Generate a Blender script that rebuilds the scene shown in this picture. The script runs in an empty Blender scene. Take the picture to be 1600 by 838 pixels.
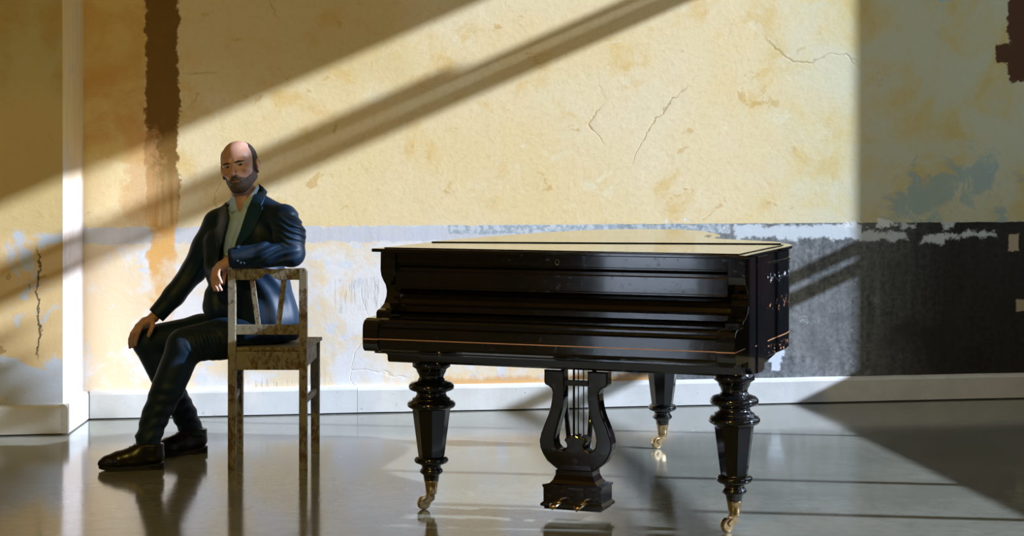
import bpy, bmesh, math, random
import numpy as np
from mathutils import Vector, Matrix
from mathutils.geometry import delaunay_2d_cdt
from math import sin, cos, pi, radians, tan, atan2, sqrt

random.seed(7)
SC = bpy.context.scene
COL = SC.collection
F_PX, CAM_H, HORIZ = 2800.0, 1.35, 250.0

# ------------------------------------------------------------------ camera
cam = bpy.data.cameras.new('camera')
cam.sensor_width = 36.0
cam.lens = 36.0 * F_PX / 1600.0
cam.shift_y = (HORIZ - 419.0) / 1600.0
cam.clip_end = 200
camo = bpy.data.objects.new('camera', cam)
camo.location = (0, 0, CAM_H)
camo.rotation_euler = (radians(90), 0, 0)
COL.objects.link(camo)
SC.camera = camo

# ------------------------------------------------------------------ world, sun, exposure
world = bpy.data.worlds.new('sky')
SC.world = world
world.use_nodes = True
bg = world.node_tree.nodes['Background']
bg.inputs[0].default_value = (0.60, 0.80, 1.0, 1)
bg.inputs[1].default_value = 1.25
SUN_E = math.atan(0.43)
sd = Vector((-0.990 * cos(SUN_E), 0.139 * cos(SUN_E), -sin(SUN_E))).normalized()
sun = bpy.data.lights.new('sun', 'SUN')
sun.energy = 10.2
sun.color = (0.76, 0.87, 1.08)
sun.angle = radians(0.75)
suno = bpy.data.objects.new('sun', sun)
suno.rotation_euler = sd.to_track_quat('-Z', 'Y').to_euler()
suno.location = (9, 6, 5)
COL.objects.link(suno)
SC.view_settings.view_transform = 'Standard'
SC.view_settings.look = 'None'
SC.view_settings.gamma = 1
SC.view_settings.use_curve_mapping = False
SC.view_settings.exposure = 0.0


# ------------------------------------------------------------------ node helpers
class NB:
    def __init__(s, name):
        s.m = bpy.data.materials.new(name)
        s.m.use_nodes = True
        s.t = s.m.node_tree
        s.n = s.t.nodes
        s.b = s.n['Principled BSDF']

    def new(s, k):
        return s.n.new(k)

    def lk(s, a, b):
        if isinstance(a, (int, float)):
            b.default_value = a
        elif isinstance(a, tuple):
            b.default_value = a if len(a) == 4 or b.type != 'RGBA' else a + (1,)
        else:
            s.t.links.new(a, b)

    def math(s, op, a, b=0.0, clamp=False):
        n = s.new('ShaderNodeMath'); n.operation = op; n.use_clamp = clamp
        s.lk(a, n.inputs[0]); s.lk(b, n.inputs[1])
        return n.outputs[0]

    def coord(s, which='Object'):
        return s.new('ShaderNodeTexCoord').outputs[which]

    def scaled(s, vec, sc, loc=(0, 0, 0)):
        n = s.new('ShaderNodeMapping')
        s.lk(vec, n.inputs[0]); n.inputs[3].default_value = sc; n.inputs[1].default_value = loc
        return n.outputs[0]

    def sep(s, vec):
        n = s.new('ShaderNodeSeparateXYZ'); s.lk(vec, n.inputs[0])
        return n.outputs

    def noise(s, vec, scale, detail=5, rough=0.55, dist=0.0):
        n = s.new('ShaderNodeTexNoise')
        s.lk(vec, n.inputs['Vector']); n.inputs['Scale'].default_value = scale
        n.inputs['Detail'].default_value = detail; n.inputs['Roughness'].default_value = rough
        n.inputs['Distortion'].default_value = dist
        return n.outputs['Fac']

    def voro(s, vec, scale, feature='DISTANCE_TO_EDGE'):
        n = s.new('ShaderNodeTexVoronoi'); n.feature = feature
        s.lk(vec, n.inputs['Vector']); n.inputs['Scale'].default_value = scale
        return n.outputs['Distance']

    def step(s, x, a, b):
        """smoothstep from 0 at a to 1 at b"""
        n = s.new('ShaderNodeMapRange'); n.interpolation_type = 'SMOOTHSTEP'
        s.lk(x, n.inputs[0])
        n.inputs[1].default_value = min(a, b); n.inputs[2].default_value = max(a, b)
        n.inputs[3].default_value = 0.0 if a < b else 1.0
        n.inputs[4].default_value = 1.0 if a < b else 0.0
        return n.outputs[0]

    def mix(s, f, a, b, mode='MIX'):
        n = s.new('ShaderNodeMix'); n.data_type = 'RGBA'; n.blend_type = mode
        s.lk(f, n.inputs[0]); s.lk(a, n.inputs[6]); s.lk(b, n.inputs[7])
        return n.outputs[2]

    def bump(s, h, strength, dist):
        n = s.new('ShaderNodeBump')
        s.lk(h, n.inputs['Height']); n.inputs['Strength'].default_value = strength
        n.inputs['Distance'].default_value = dist
        s.t.links.new(n.outputs[0], s.b.inputs['Normal'])
        return n

    def out(s, col=None, rough=None, **kw):
        if col is not None: s.lk(col, s.b.inputs['Base Color'])
        if rough is not None: s.lk(rough, s.b.inputs['Roughness'])
        for k, v in kw.items():
            s.lk(v, s.b.inputs[k.replace('_', ' ')])
        return s.m


def mul(nb, *xs):
    r = xs[0]
    for x in xs[1:]: r = nb.math('MULTIPLY', r, x)
    return r


# ------------------------------------------------------------------ wall frame
TH = radians(9.2)
P0 = np.array([-2.233, 9.33])
WV = np.array([cos(TH), sin(TH)])
NV = np.array([-sin(TH), cos(TH)])
R_ANG = radians(7.0)
RV = np.array([sin(R_ANG), -cos(R_ANG)])
CORNER = P0 + WV * 6.0


def wall_sz(px, py):
    d = np.array([(px - 800) / F_PX, 1.0])
    t = (P0 @ NV) / (d @ NV)
    p = d * t
    return float((p - P0) @ WV), CAM_H - (py - HORIZ) / F_PX * t


def px(x, y, Y):
    return np.array([(x - 800) * Y / F_PX, Y, CAM_H - (y - HORIZ) * Y / F_PX])


# ------------------------------------------------------------------ materials
def rect_mask(nb, X, Z, nz, x0, x1, z0, z1, soft=0.02, amp=0.12):
    """rectangle in wall coordinates with noise-torn edges"""
    dx = nb.math('SUBTRACT', X, (x0 + x1) / 2); dx = nb.math('ABSOLUTE', dx); dx = nb.math('SUBTRACT', dx, (x1 - x0) / 2)
    dz = nb.math('SUBTRACT', Z, (z0 + z1) / 2); dz = nb.math('ABSOLUTE', dz); dz = nb.math('SUBTRACT', dz, (z1 - z0) / 2)
    d = nb.math('MAXIMUM', dx, dz)
    off = nb.math('MULTIPLY', nb.math('SUBTRACT', nz, 0.5), amp)
    d = nb.math('ADD', d, off)
    return nb.step(d, soft, -soft)


def mat_wall(name, left=False, generic=False):
    nb = NB(name)
    v = nb.coord()
    X, _, Z = nb.sep(v)
    big = nb.noise(v, 1.1, 4, 0.55)
    med = nb.noise(nb.scaled(v, (1, 1, 1), (7, 3, 1)), 3.2, 6, 0.62, 0.4)
    med2 = nb.noise(nb.scaled(v, (1, 1, 1.0), (2, 9, 5)), 6.5, 6, 0.65, 0.6)
    fine = nb.noise(v, 34, 4, 0.6)
    edge = nb.noise(nb.scaled(v, (1, 1, 1), (4, 4, 4)), 9, 7, 0.7)
    streak = nb.noise(nb.scaled(v, (26, 26, 1.4)), 1.0, 3, 0.6)
    base = nb.mix(nb.step(big, 0.35, 0.65), (0.84, 0.66, 0.35), (0.84, 0.71, 0.45))
    base = nb.mix(mul(nb, nb.step(med, 0.54, 0.70), 0.6), base, (0.76, 0.49, 0.14))
    base = nb.mix(mul(nb, nb.step(med2, 0.62, 0.68), 0.55), base, (0.62, 0.36, 0.08))
    base = nb.mix(mul(nb, nb.step(med2, 0.40, 0.30), 0.6), base, (0.86, 0.78, 0.55))
    base = nb.mix(mul(nb, nb.step(fine, 0.45, 0.7), 0.18), base, (0.55, 0.42, 0.16))
    nt = nb.new('ShaderNodeTexNoise'); nb.lk(v, nt.inputs['Vector']); nt.inputs['Scale'].default_value = 2.2; nt.inputs['Detail'].default_value = 6
    va = nb.new('ShaderNodeVectorMath'); va.operation = 'MULTIPLY_ADD'; nb.lk(nt.outputs['Color'], va.inputs[0]); va.inputs[1].default_value = (0.55, 0, 0.55); nb.lk(v, va.inputs[2])
    cr = nb.voro(nb.scaled(va.outputs[0], (1, 1, 0.55)), 1.0)
    wob = cr
    crack = mul(nb, nb.step(nb.math('ABSOLUTE', wob), 0.005, 0.0), nb.step(big, 0.52, 0.60))
    base = nb.mix(mul(nb, crack, 0.55), base, (0.35, 0.22, 0.06))
    if generic:
        base = nb.mix(0.93, base, (0.09, 0.06, 0.035))
    if not generic and not left:
        def S(x): return wall_sz(x, 300)[0]
        def ZZ(x, y): return wall_sz(x, y)[1]
        # saturated, blotchy ochre left of the brown strip
        m = rect_mask(nb, X, Z, edge, -0.2, S(232), ZZ(180, 250), 4.5, 0.05, 0.2)
        base = nb.mix(mul(nb, m, 0.75), base, nb.mix(nb.step(med, 0.42, 0.6), (0.70, 0.50, 0.15), (0.58, 0.27, 0.04)))
        m = rect_mask(nb, X, Z, edge, -0.2, 1.7, ZZ(180, 120), 4.5, 0.15, 0.3)
        base = nb.mix(mul(nb, m, 0.35), base, (0.62, 0.42, 0.09))
        # right side's teal shade painted in as grey-green; own blue-grey patches over it
        m = nb.step(nb.math('ADD', X, nb.math('MULTIPLY', big, 0.6)), S(1180), S(1500) + 0.2)
        base = nb.mix(mul(nb, m, 0.8), base, nb.mix(nb.step(med, 0.42, 0.62), (0.55, 0.60, 0.46), (0.58, 0.50, 0.22)))
        m = rect_mask(nb, X, Z, med2, S(1400), S(1570), ZZ(1480, 338), ZZ(1480, 285), 0.08, 1.3)
        base = nb.mix(mul(nb, m, 0.7), base, (0.30, 0.44, 0.46))
        m = mul(nb, nb.step(med2, 0.34, 0.31), nb.step(X, S(1300), S(1400)))
        base = nb.mix(m, base, (0.42, 0.60, 0.62))
        # brown strip, turning orange lower down
        zt = ZZ(250, 212)
        m = rect_mask(nb, X, Z, edge, S(228), S(279), 0.1, 5, 0.006, 0.13)
        strip = nb.mix(nb.step(nb.math('ADD', Z, nb.math('MULTIPLY', med, 0.3)), zt - 0.35, zt + 0.15),
                       nb.mix(nb.step(streak, 0.35, 0.65), (0.72, 0.38, 0.10), (0.84, 0.60, 0.30)), nb.mix(med, (0.15, 0.075, 0.012), (0.22, 0.115, 0.02)))
        base = nb.mix(nb.math('MULTIPLY', m, nb.step(Z, ZZ(250, 640), ZZ(250, 330))), base, strip)
        m2 = rect_mask(nb, X, Z, edge, S(195), S(245), ZZ(210, 345), ZZ(210, 200), 0.03, 0.35)
        base = nb.mix(mul(nb, m2, 0.5), base, (0.74, 0.40, 0.16))
        # dark brown torn patch at the far right
        m = rect_mask(nb, X, Z, edge, S(1574), 9, ZZ(1590, 128), 5, 0.006, 0.16)
        m = nb.math('MAXIMUM', m, rect_mask(nb, X, Z, edge, S(1556), S(1580), ZZ(1570, 98), ZZ(1570, 70), 0.006, 0.1))
        base = nb.mix(m, base, (0.10, 0.045, 0.02))
        # ----- dado
        zd = ZZ(700, 352)
        ze = nb.math('ADD', Z, nb.math('MULTIPLY', nb.math('SUBTRACT', edge, 0.5), 0.02))
        dado = nb.step(ze, zd + 0.003, zd - 0.003)
        pale = nb.mix(nb.step(med, 0.40, 0.56), (0.80, 0.78, 0.76), (0.84, 0.68, 0.45))
        pale = nb.mix(mul(nb, nb.step(med2, 0.42, 0.36), 0.8), pale, (0.68, 0.72, 0.78))
        dark = nb.mix(nb.step(nb.math('ADD', nb.math('MULTIPLY', streak, 0.2), nb.math('ADD', nb.math('MULTIPLY', med, 0.45), nb.math('MULTIPLY', fine, 0.35))), 0.38, 0.62), (0.09, 0.10, 0.105), (0.29, 0.30, 0.30))
        dark = nb.mix(mul(nb, nb.step(nb.noise(v, 90, 3, 0.6), 0.62, 0.68), 0.7), dark, (0.42, 0.44, 0.44))
        dark = nb.mix(mul(nb, nb.step(med, 0.5, 0.7), 0.5), dark, (0.05, 0.06, 0.07))
        dark = nb.mix(mul(nb, nb.step(med2, 0.66, 0.72), 0.6), dark, (0.45, 0.47, 0.46))
        kd = nb.step(nb.math('ADD', X, nb.math('MULTIPLY', nb.math('SUBTRACT', edge, 0.5), 0.8)), S(880), S(1010))
        dcol = nb.mix(kd, pale, dark)
        # shade past the window jamb painted in: dado goes near-black to the right
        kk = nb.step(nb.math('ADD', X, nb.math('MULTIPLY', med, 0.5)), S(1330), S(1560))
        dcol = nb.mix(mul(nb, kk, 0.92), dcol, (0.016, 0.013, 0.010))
        # torn grey edge band just under the line
        m = rect_mask(nb, X, Z, edge, -1, S(960), ZZ(600, 378), zd, 0.006, 0.11)
        dcol = nb.mix(mul(nb, m, 0.85), dcol, nb.mix(streak, (0.50, 0.53, 0.60), (0.66, 0.68, 0.72)))
        m = rect_mask(nb, X, Z, edge, S(700), S(1140), zd - 0.05, zd, 0.004, 0.05)
        dcol = nb.mix(mul(nb, m, 0.8), dcol, nb.mix(nb.step(fine, 0.4, 0.6), (0.30, 0.37, 0.42), (0.62, 0.66, 0.68)))
        # plaster smears
        for (a, b, c, d_) in ((1150, 1345, 374, 352), (1345, 1420, 375, 364), (1440, 1475, 380, 366), (1476, 1560, 372, 362), (1410, 1432, 357, 349), (1474, 1494, 360, 346)):
            m = rect_mask(nb, X, Z, edge, S(a), S(b), ZZ((a + b) / 2, c), ZZ((a + b) / 2, d_), 0.010, 0.17)
            dcol = nb.mix(mul(nb, m, 0.9), dcol, (0.66, 0.72, 0.76))
        for (a, b, c, d_) in ((1197, 1225, 557, 545), (1200, 1222, 567, 553), (1206, 1219, 579, 563), (1576, 1592, 392, 366), (1588, 1606, 486, 468)):
            m = rect_mask(nb, X, Z, edge, S(a), S(b), ZZ((a + b) / 2, c), ZZ((a + b) / 2, d_), 0.005, 0.06)
            dcol = nb.mix(m, dcol, (0.72, 0.78, 0.84) if a < 1500 else (0.5, 0.42, 0.3))
        m = rect_mask(nb, X, Z, edge, S(680), S(1050), ZZ(800, 612), ZZ(800, 590), 0.02, 0.12)
        dcol = nb.mix(m, dcol, (0.70, 0.42, 0.18))
        m = rect_mask(nb, X, Z, edge, S(234), S(274), ZZ(250, 600), 1.4, 0.012, 0.16)
        dcol = nb.mix(mul(nb, m, nb.step(nb.math('ADD', Z, nb.math('MULTIPLY', med, 0.5)), 0.45, 1.05)), dcol, nb.mix(nb.step(med2, 0.4, 0.6), (0.78, 0.44, 0.14), (0.82, 0.62, 0.40)))
        ln = nb.noise(nb.scaled(v, (70, 70, 2.5)), 1.0, 2, 0.5)
        for (a, b, c, d_) in ((515, 600, 486, 438), (372, 475, 612, 594), (470, 520, 615, 560), (640, 700, 608, 585)):
            m = mul(nb, rect_mask(nb, X, Z, edge, S(a), S(b), ZZ((a + b) / 2, c), ZZ((a + b) / 2, d_), 0.01, 0.12), nb.step(nb.math('ABSOLUTE', nb.math('SUBTRACT', ln, 0.52)), 0.022, 0.012))
            dcol = nb.mix(mul(nb, m, 0.65), dcol, (0.36, 0.37, 0.37))
        base = nb.mix(dado, base, dcol)
        # white flecks climbing over the line
        m = mul(nb, rect_mask(nb, X, Z, edge, S(1040), S(1420), zd - 0.02, zd + 0.03, 0.004, 0.12), nb.step(med2, 0.47, 0.40))
        base = nb.mix(m, base, (0.82, 0.84, 0.84))
    if left:
        zd = 0.99
        ze = nb.math('ADD', Z, nb.math('MULTIPLY', nb.math('SUBTRACT', med, 0.5), 0.25))
        dado = nb.step(ze, zd + 0.02, zd - 0.03)
        up = nb.mix(nb.step(ze, 1.45, 1.9), (0.68, 0.50, 0.20), nb.mix(nb.step(med, .45, .6), (0.50, 0.42, 0.15), (0.44, 0.30, 0.07)))
        base = nb.mix(0.75, base, up)
        pale = nb.mix(nb.step(med, 0.46, 0.53), (0.60, 0.65, 0.70), (0.80, 0.58, 0.28))
        pale = nb.mix(mul(nb, nb.step(med2, 0.60, 0.63), 0.7), pale, (0.40, 0.25, 0.08))
        base = nb.mix(dado, base, pale)
        crk = nb.math('ABSOLUTE', nb.math('SUBTRACT', nb.math('ADD', X, nb.math('MULTIPLY', nb.math('SUBTRACT', edge, 0.5), 0.10)), -0.115))
        m = mul(nb, nb.step(crk, 0.007, 0.002), nb.step(Z, 0.95, 0.85), nb.step(Z, 0.35, 0.42))
        base = nb.mix(mul(nb, m, 0.9), base, (0.06, 0.045, 0.03))
    hgt = nb.math('ADD', nb.math('MULTIPLY', edge, 0.7), nb.math('MULTIPLY', med2, 0.8))
    hgt = nb.math('ADD', hgt, nb.math('MULTIPLY', fine, 0.25))
    hgt = nb.math('SUBTRACT', hgt, nb.math('MULTIPLY', crack, 0.5))
    nb.bump(hgt, 0.40, 0.005)
    return nb.out(base, 0.8, Specular_IOR_Level=0.25)


def mat_return():
    nb = NB('pillar_return_paint')
    v = nb.coord()
    _, _, Z = nb.sep(v)
    st = nb.noise(nb.scaled(v, (30, 30, 1.2)), 1.0, 5, 0.65)
    md = nb.noise(v, 7, 6, 0.65)
    up = nb.mix(nb.step(st, 0.35, 0.62), (0.86, 0.68, 0.34), (0.84, 0.56, 0.20))
    up = nb.mix(nb.step(md, 0.70, 0.62), (0.66, 0.60, 0.42), up)
    lo = nb.mix(nb.step(md, 0.4, 0.6), (0.62, 0.50, 0.42), (0.66, 0.58, 0.53))
    c = nb.mix(nb.step(nb.math('ADD', Z, nb.math('MULTIPLY', st, 0.4)), 1.75, 1.25), up, lo)
    nb.bump(st, 0.4, 0.006)
    return nb.out(c, 0.75)


def mat_floor():
    nb = NB('polished_concrete')
    v = nb.coord()
    a = nb.noise(v, 1.3, 6, 0.6)
    b = nb.noise(v, 14, 5, 0.6)
    st = nb.noise(nb.scaled(v, (1.5, 26, 1)), 1.0, 5, 0.6)
    c = nb.mix(nb.step(a, 0.3, 0.7), (0.165, 0.168, 0.130), (0.235, 0.232, 0.188))
    c = nb.mix(mul(nb, nb.step(b, 0.4, 0.7), 0.35), c, (0.09, 0.095, 0.075))
    c = nb.mix(mul(nb, st, 0.35), c, (0.26, 0.265, 0.235))
    w = nb.math('ABSOLUTE', nb.math('SUBTRACT', nb.noise(nb.scaled(v, (1, 1, 1), (3, 1, 0)), 2.3, 2, 0.4, 1.5), 0.5))
    sc = mul(nb, nb.step(w, 0.0016, 0.0004), nb.step(a, 0.52, 0.58))
    c = nb.mix(mul(nb, sc, 0.5), c, (0.4, 0.4, 0.38))
    r = nb.math('ADD', 0.07, nb.math("MULTIPLY", b, 0.09))
    hb = nb.math('ADD', nb.math('MULTIPLY', st, 0.8), nb.math('MULTIPLY', b, 0.25))
    nb.bump(hb, 0.07, 0.003)
    return nb.out(c, r, IOR=1.48)


def mat_trim():
    nb = NB('white_trim_paint')
    v = nb.coord()
    a = nb.noise(v, 5, 6, 0.65)
    b = nb.noise(nb.scaled(v, (1, 1, 1.5)), 40, 3, 0.6)
    c = nb.mix(nb.step(a, 0.35, 0.7), (0.74, 0.74, 0.72), (0.64, 0.65, 0.62))
    c = nb.mix(mul(nb, nb.step(b, 0.70, 0.74), 0.7), c, (0.10, 0.09, 0.07))
    nb.bump(nb.math('ADD', a, nb.math('MULTIPLY', b, 0.3)), 0.35, 0.004)
    return nb.out(c, 0.45)


def mat_plain(name, col, rough=0.5, **kw):
    return NB(name).out(col, rough, **kw)


def mat_lacquer(name='black_lacquer', scuff=False):
    nb = NB(name)
    v = nb.coord()
    a = nb.noise(v, 45, 4, 0.65)
    b = nb.noise(v, 3, 3, 0.6)
    c = nb.mix(nb.step(b, 0.4, 0.7), (0.0045, 0.0055, 0.007), (0.010, 0.006, 0.006))
    r = nb.math('ADD', 0.05, nb.math('MULTIPLY', nb.step(a, 0.55, 0.72), 0.16))
    r = nb.math('ADD', r, nb.math('MULTIPLY', b, 0.07))
    if scuff:
        U, V, Z = nb.sep(v)
        sc = nb.noise(nb.scaled(v, (1, 1, 1.6)), 30, 6, 0.75)
        band = nb.math('MAXIMUM', nb.math('MAXIMUM', mul(nb, nb.step(nb.math('ABSOLUTE', nb.math('SUBTRACT', Z, 0.905)), 0.03, 0.0), 1.5),
                       mul(nb, nb.step(nb.math('ABSOLUTE', nb.math('SUBTRACT', Z, 0.80)), 0.05, 0.0), 1.15)), mul(nb, nb.step(Z, 0.665, 0.65), 1.15))
        band = nb.math('MULTIPLY', band, nb.step(V, 0.12, 0.22))
        m = nb.step(nb.math('ADD', sc, nb.math('MULTIPLY', band, 0.12)), 0.715, 0.735)
        c = nb.mix(m, c, nb.mix(nb.step(Z, 0.86, 0.90), (0.45, 0.20, 0.10), (0.6, 0.6, 0.6)))
        r = nb.math('ADD', r, mul(nb, m, 0.4))
    nb.bump(nb.math('ADD', b, nb.math('MULTIPLY', a, 0.04)), 0.05, 0.01)
    return nb.out(c, r, IOR=1.6, Coat_Weight=0.55, Coat_Roughness=0.03)


def mat_brass():
    nb = NB('brass')
    a = nb.noise(nb.coord(), 60, 3, 0.6)
    c = nb.mix(nb.step(a, 0.4, 0.7), (0.86, 0.66, 0.38), (0.60, 0.40, 0.17))
    return nb.out(c, nb.math('ADD', 0.15, nb.math('MULTIPLY', a, 0.15)), Metallic=1.0)


def mat_oldpaint():
    nb = NB('worn_chair_paint')
    v = nb.coord()
    a = nb.noise(nb.scaled(v, (1, 1, 0.6)), 62, 8, 0.78, 0.2)
    b = nb.noise(v, 7, 4, 0.6)
    st = nb.noise(nb.scaled(v, (60, 60, 3)), 1, 4, 0.6)
    paint = nb.mix(st, (0.17, 0.155, 0.105), (0.34, 0.315, 0.23))
    wood = nb.mix(st, (0.075, 0.045, 0.022), (0.17, 0.10, 0.05))
    k = nb.step(nb.math('ADD', a, nb.math('MULTIPLY', nb.math('SUBTRACT', b, 0.5), 0.5)), 0.50, 0.55)
    c = nb.mix(k, paint, wood)
    nb.bump(nb.math('SUBTRACT', nb.math('MULTIPLY', st, 0.3), k), 0.5, 0.0015)
    return nb.out(c, 0.62)


def mat_cloth(name, col, col2, rough=0.55, sheen=0.3, scale=8, spec=0.5):
    nb = NB(name)
    v = nb.coord()
    a = nb.noise(v, scale, 4, 0.6)
    wv = nb.noise(v, 500, 2, 0.5)
    c = nb.mix(a, col, col2)
    nb.bump(nb.math('ADD', nb.math('MULTIPLY', a, 1.0), nb.math('MULTIPLY', wv, 0.04)), 0.3, 0.008)
    return nb.out(c, rough, Sheen_Weight=sheen, Sheen_Roughness=0.4, Sheen_Tint=(0.35, 0.6, 1.0, 1), Specular_IOR_Level=spec)


def mat_skin():
    nb = NB('skin')
    v = nb.coord()
    a = nb.noise(v, 22, 4, 0.6)
    b = nb.noise(v, 160, 3, 0.6)
    c = nb.mix(nb.step(a, 0.35, 0.7), (0.50, 0.27, 0.19), (0.60, 0.36, 0.27))
    nb.bump(b, 0.15, 0.001)
    return nb.out(c, 0.42, Subsurface_Weight=0.06, Subsurface_Radius=(1.0, 0.35, 0.2), Subsurface_Scale=0.01)


def mat_hair(name, c1, c2):
    nb = NB(name)
    v = nb.coord()
    a = nb.noise(nb.scaled(v, (1, 1, 0.5)), 620, 3, 0.7)
    nb.bump(a, 0.6, 0.001)
    return nb.out(nb.mix(nb.step(a, 0.4, 0.65), c1, c2), 0.65)


M = dict(wall=mat_wall('peeling_wall_paint'), wall_l=mat_wall('pillar_wall_paint', left=True), wall_g=mat_wall('ochre_wall_paint', generic=True),
         ret=mat_return(), floor=mat_floor(), trim=mat_trim(), dark=mat_plain('dark_gap', (0.01, 0.01, 0.01), 0.9),
         ceil=mat_plain('ceiling_plaster', (0.42, 0.25, 0.09), 0.9), frame=mat_plain('window_frame_paint', (0.5, 0.5, 0.47), 0.5),
         lac=mat_lacquer(), lacs=mat_lacquer('scuffed_black_lacquer', True), brass=mat_brass(), chair=mat_oldpaint(),
         inlay=mat_plain('copper_inlay', (0.75, 0.36, 0.17), 0.35, Metallic=0.6), felt=mat_plain('steel_rod', (0.02, 0.02, 0.022), 0.3, Metallic=0.8),
         jacket=mat_cloth('navy_jacket_cloth', (0.0030, 0.014, 0.034), (0.005, 0.023, 0.050), 0.50, 0.0, 8, 0.28),
         lapel=mat_cloth('navy_lapel_cloth', (0.006, 0.032, 0.066), (0.008, 0.040, 0.080), 0.55, 0.0, 8, 0.25),
         trousers=mat_cloth('navy_trouser_cloth', (0.0045, 0.015, 0.032), (0.008, 0.026, 0.052), 0.52, 0.0, 8, 0.25),
         shirt=mat_cloth('pale_blue_shirt_cloth', (0.40, 0.60, 1.0), (0.50, 0.70, 1.0), 0.8, 0.0),
         button=mat_plain('button', (0.6, 0.62, 0.6), 0.3), bdark=mat_plain('dark_button', (0.03, 0.05, 0.07), 0.2),
         shoe=mat_plain('black_shoe_leather', (0.008, 0.007, 0.006), 0.28), sole=mat_plain('shoe_sole', (0.006, 0.006, 0.006), 0.6),
         lace=mat_plain('shoe_lace', (0.015, 0.014, 0.013), 0.7), skin=mat_skin(), hair=mat_hair('dark_hair', (0.010, 0.008, 0.007), (0.045, 0.035, 0.03)),
         beard=mat_hair('greying_beard', (0.030, 0.020, 0.016), (0.20, 0.14, 0.11)), lip=mat_plain('lips', (0.30, 0.15, 0.12), 0.5),
         eye=mat_plain('eye_white', (0.26, 0.22, 0.20), 0.2), iris=mat_plain('iris', (0.02, 0.012, 0.008), 0.1))


# ------------------------------------------------------------------ object helpers
def mk(name, verts, faces, mat, parent=None, smooth=False, loc=None, rz=0):
    me = bpy.data.meshes.new(name)
    me.from_pydata([tuple(map(float, v)) for v in verts], [], [tuple(map(int, f)) for f in faces])
    me.materials.append(mat)
    if smooth:
        me.polygons.foreach_set('use_smooth', [True] * len(me.polygons))
    me.update()
    o = bpy.data.objects.new(name, me)
    COL.objects.link(o)
    if parent is not None: o.parent = parent
    if loc is not None: o.location = loc
    o.rotation_euler[2] = rz
    return o


def mk_np(name, V, Fq, mat, parent=None, smooth=True):
    me = bpy.data.meshes.new(name)
    n, k = Fq.shape
    me.vertices.add(len(V)); me.vertices.foreach_set('co', np.asarray(V, np.float32).ravel())
    me.loops.add(n * k); me.loops.foreach_set('vertex_index', Fq.astype(np.int32).ravel())
    me.polygons.add(n); me.polygons.foreach_set('loop_start', np.arange(0, n * k, k, dtype=np.int32))
    me.polygons.foreach_set('use_smooth', np.ones(n, bool))
    me.materials.append(mat)
    me.update(calc_edges=True); me.validate()
    o = bpy.data.objects.new(name, me)
    COL.objects.link(o)
    if parent is not None: o.parent = parent
    return o


def from_bm(name, bm, mat, parent=None, smooth=False):
    me = bpy.data.meshes.new(name)
    bmesh.ops.recalc_face_normals(bm, faces=bm.faces)
    bm.to_mesh(me); bm.free()
    me.materials.append(mat)
    if smooth:
        me.polygons.foreach_set('use_smooth', [True] * len(me.polygons))
    o = bpy.data.objects.new(name, me)
    COL.objects.link(o)
    if parent is not None: o.parent = parent
    return o


def bm_box(bm, lo, hi, bev=0.0, M4=None):
    lo, hi = Vector(lo), Vector(hi)
    vs = [bm.verts.new((x, y, z)) for x in (lo.x, hi.x) for y in (lo.y, hi.y) for z in (lo.z, hi.z)]
    fs = [(0, 1, 3, 2), (4, 6, 7, 5), (0, 4, 5, 1), (2, 3, 7, 6), (0, 2, 6, 4), (1, 5, 7, 3)]
    F = [bm.faces.new([vs[i] for i in f]) for f in fs]
    if bev > 0:
        ed = list({e for f in F for e in f.edges})
        r = bmesh.ops.bevel(bm, geom=ed, offset=bev, segments=2, affect='EDGES', profile=0.5)
        vs = list({v for f in r['faces'] for v in f.verts})
    if M4 is not None:
        bmesh.ops.transform(bm, matrix=M4, verts=list(set(vs)))
    return vs


def box(name, lo, hi, mat, parent=None, bev=0.0, loc=None, rz=0):
    bm = bmesh.new(); bm_box(bm, lo, hi, bev)
    o = from_bm(name, bm, mat, parent)
    if loc is not None: o.location = loc
    o.rotation_euler[2] = rz
    return o


def beam(name, a, b, w, d, mat, parent, bev=0.002, up=(0, 1, 0)):
    """rectangular bar from a to b; w across, d along 'up' hint"""
    a, b = Vector(a), Vector(b)
    z = (b - a); L = z.length; z.normalize()
    y = Vector(up); y = (y - z * y.dot(z)).normalized(); x = y.cross(z)
    Mx = Matrix(((x.x, y.x, z.x, a.x), (x.y, y.y, z.y, a.y), (x.z, y.z, z.z, a.z), (0, 0, 0, 1)))
    bm = bmesh.new(); bm_box(bm, (-w / 2, -d / 2, 0), (w / 2, d / 2, L), bev)
    bmesh.ops.transform(bm, matrix=Mx, verts=bm.verts)
    return from_bm(name, bm, mat, parent)


def lathe(name, prof, mat, parent, c=(0, 0), seg=32, smooth=True, rot=0.0):
    V, Fc = [], []
    for (r, z) in prof:
        for k in range(seg):
            a = 2 * pi * k / seg + rot
            V.append((c[0] + r * cos(a), c[1] + r * sin(a), z))
    n = len(prof)
    for i in range(n - 1):
        for k in range(seg):
            k2 = (k + 1) % seg
            Fc.append((i * seg + k, i * seg + k2, (i + 1) * seg + k2, (i + 1) * seg + k))
    Fc.append(tuple(range(seg))[::-1]); Fc.append(tuple((n - 1) * seg + k for k in range(seg)))
    return mk(name, V, Fc, mat, parent, smooth)


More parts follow.
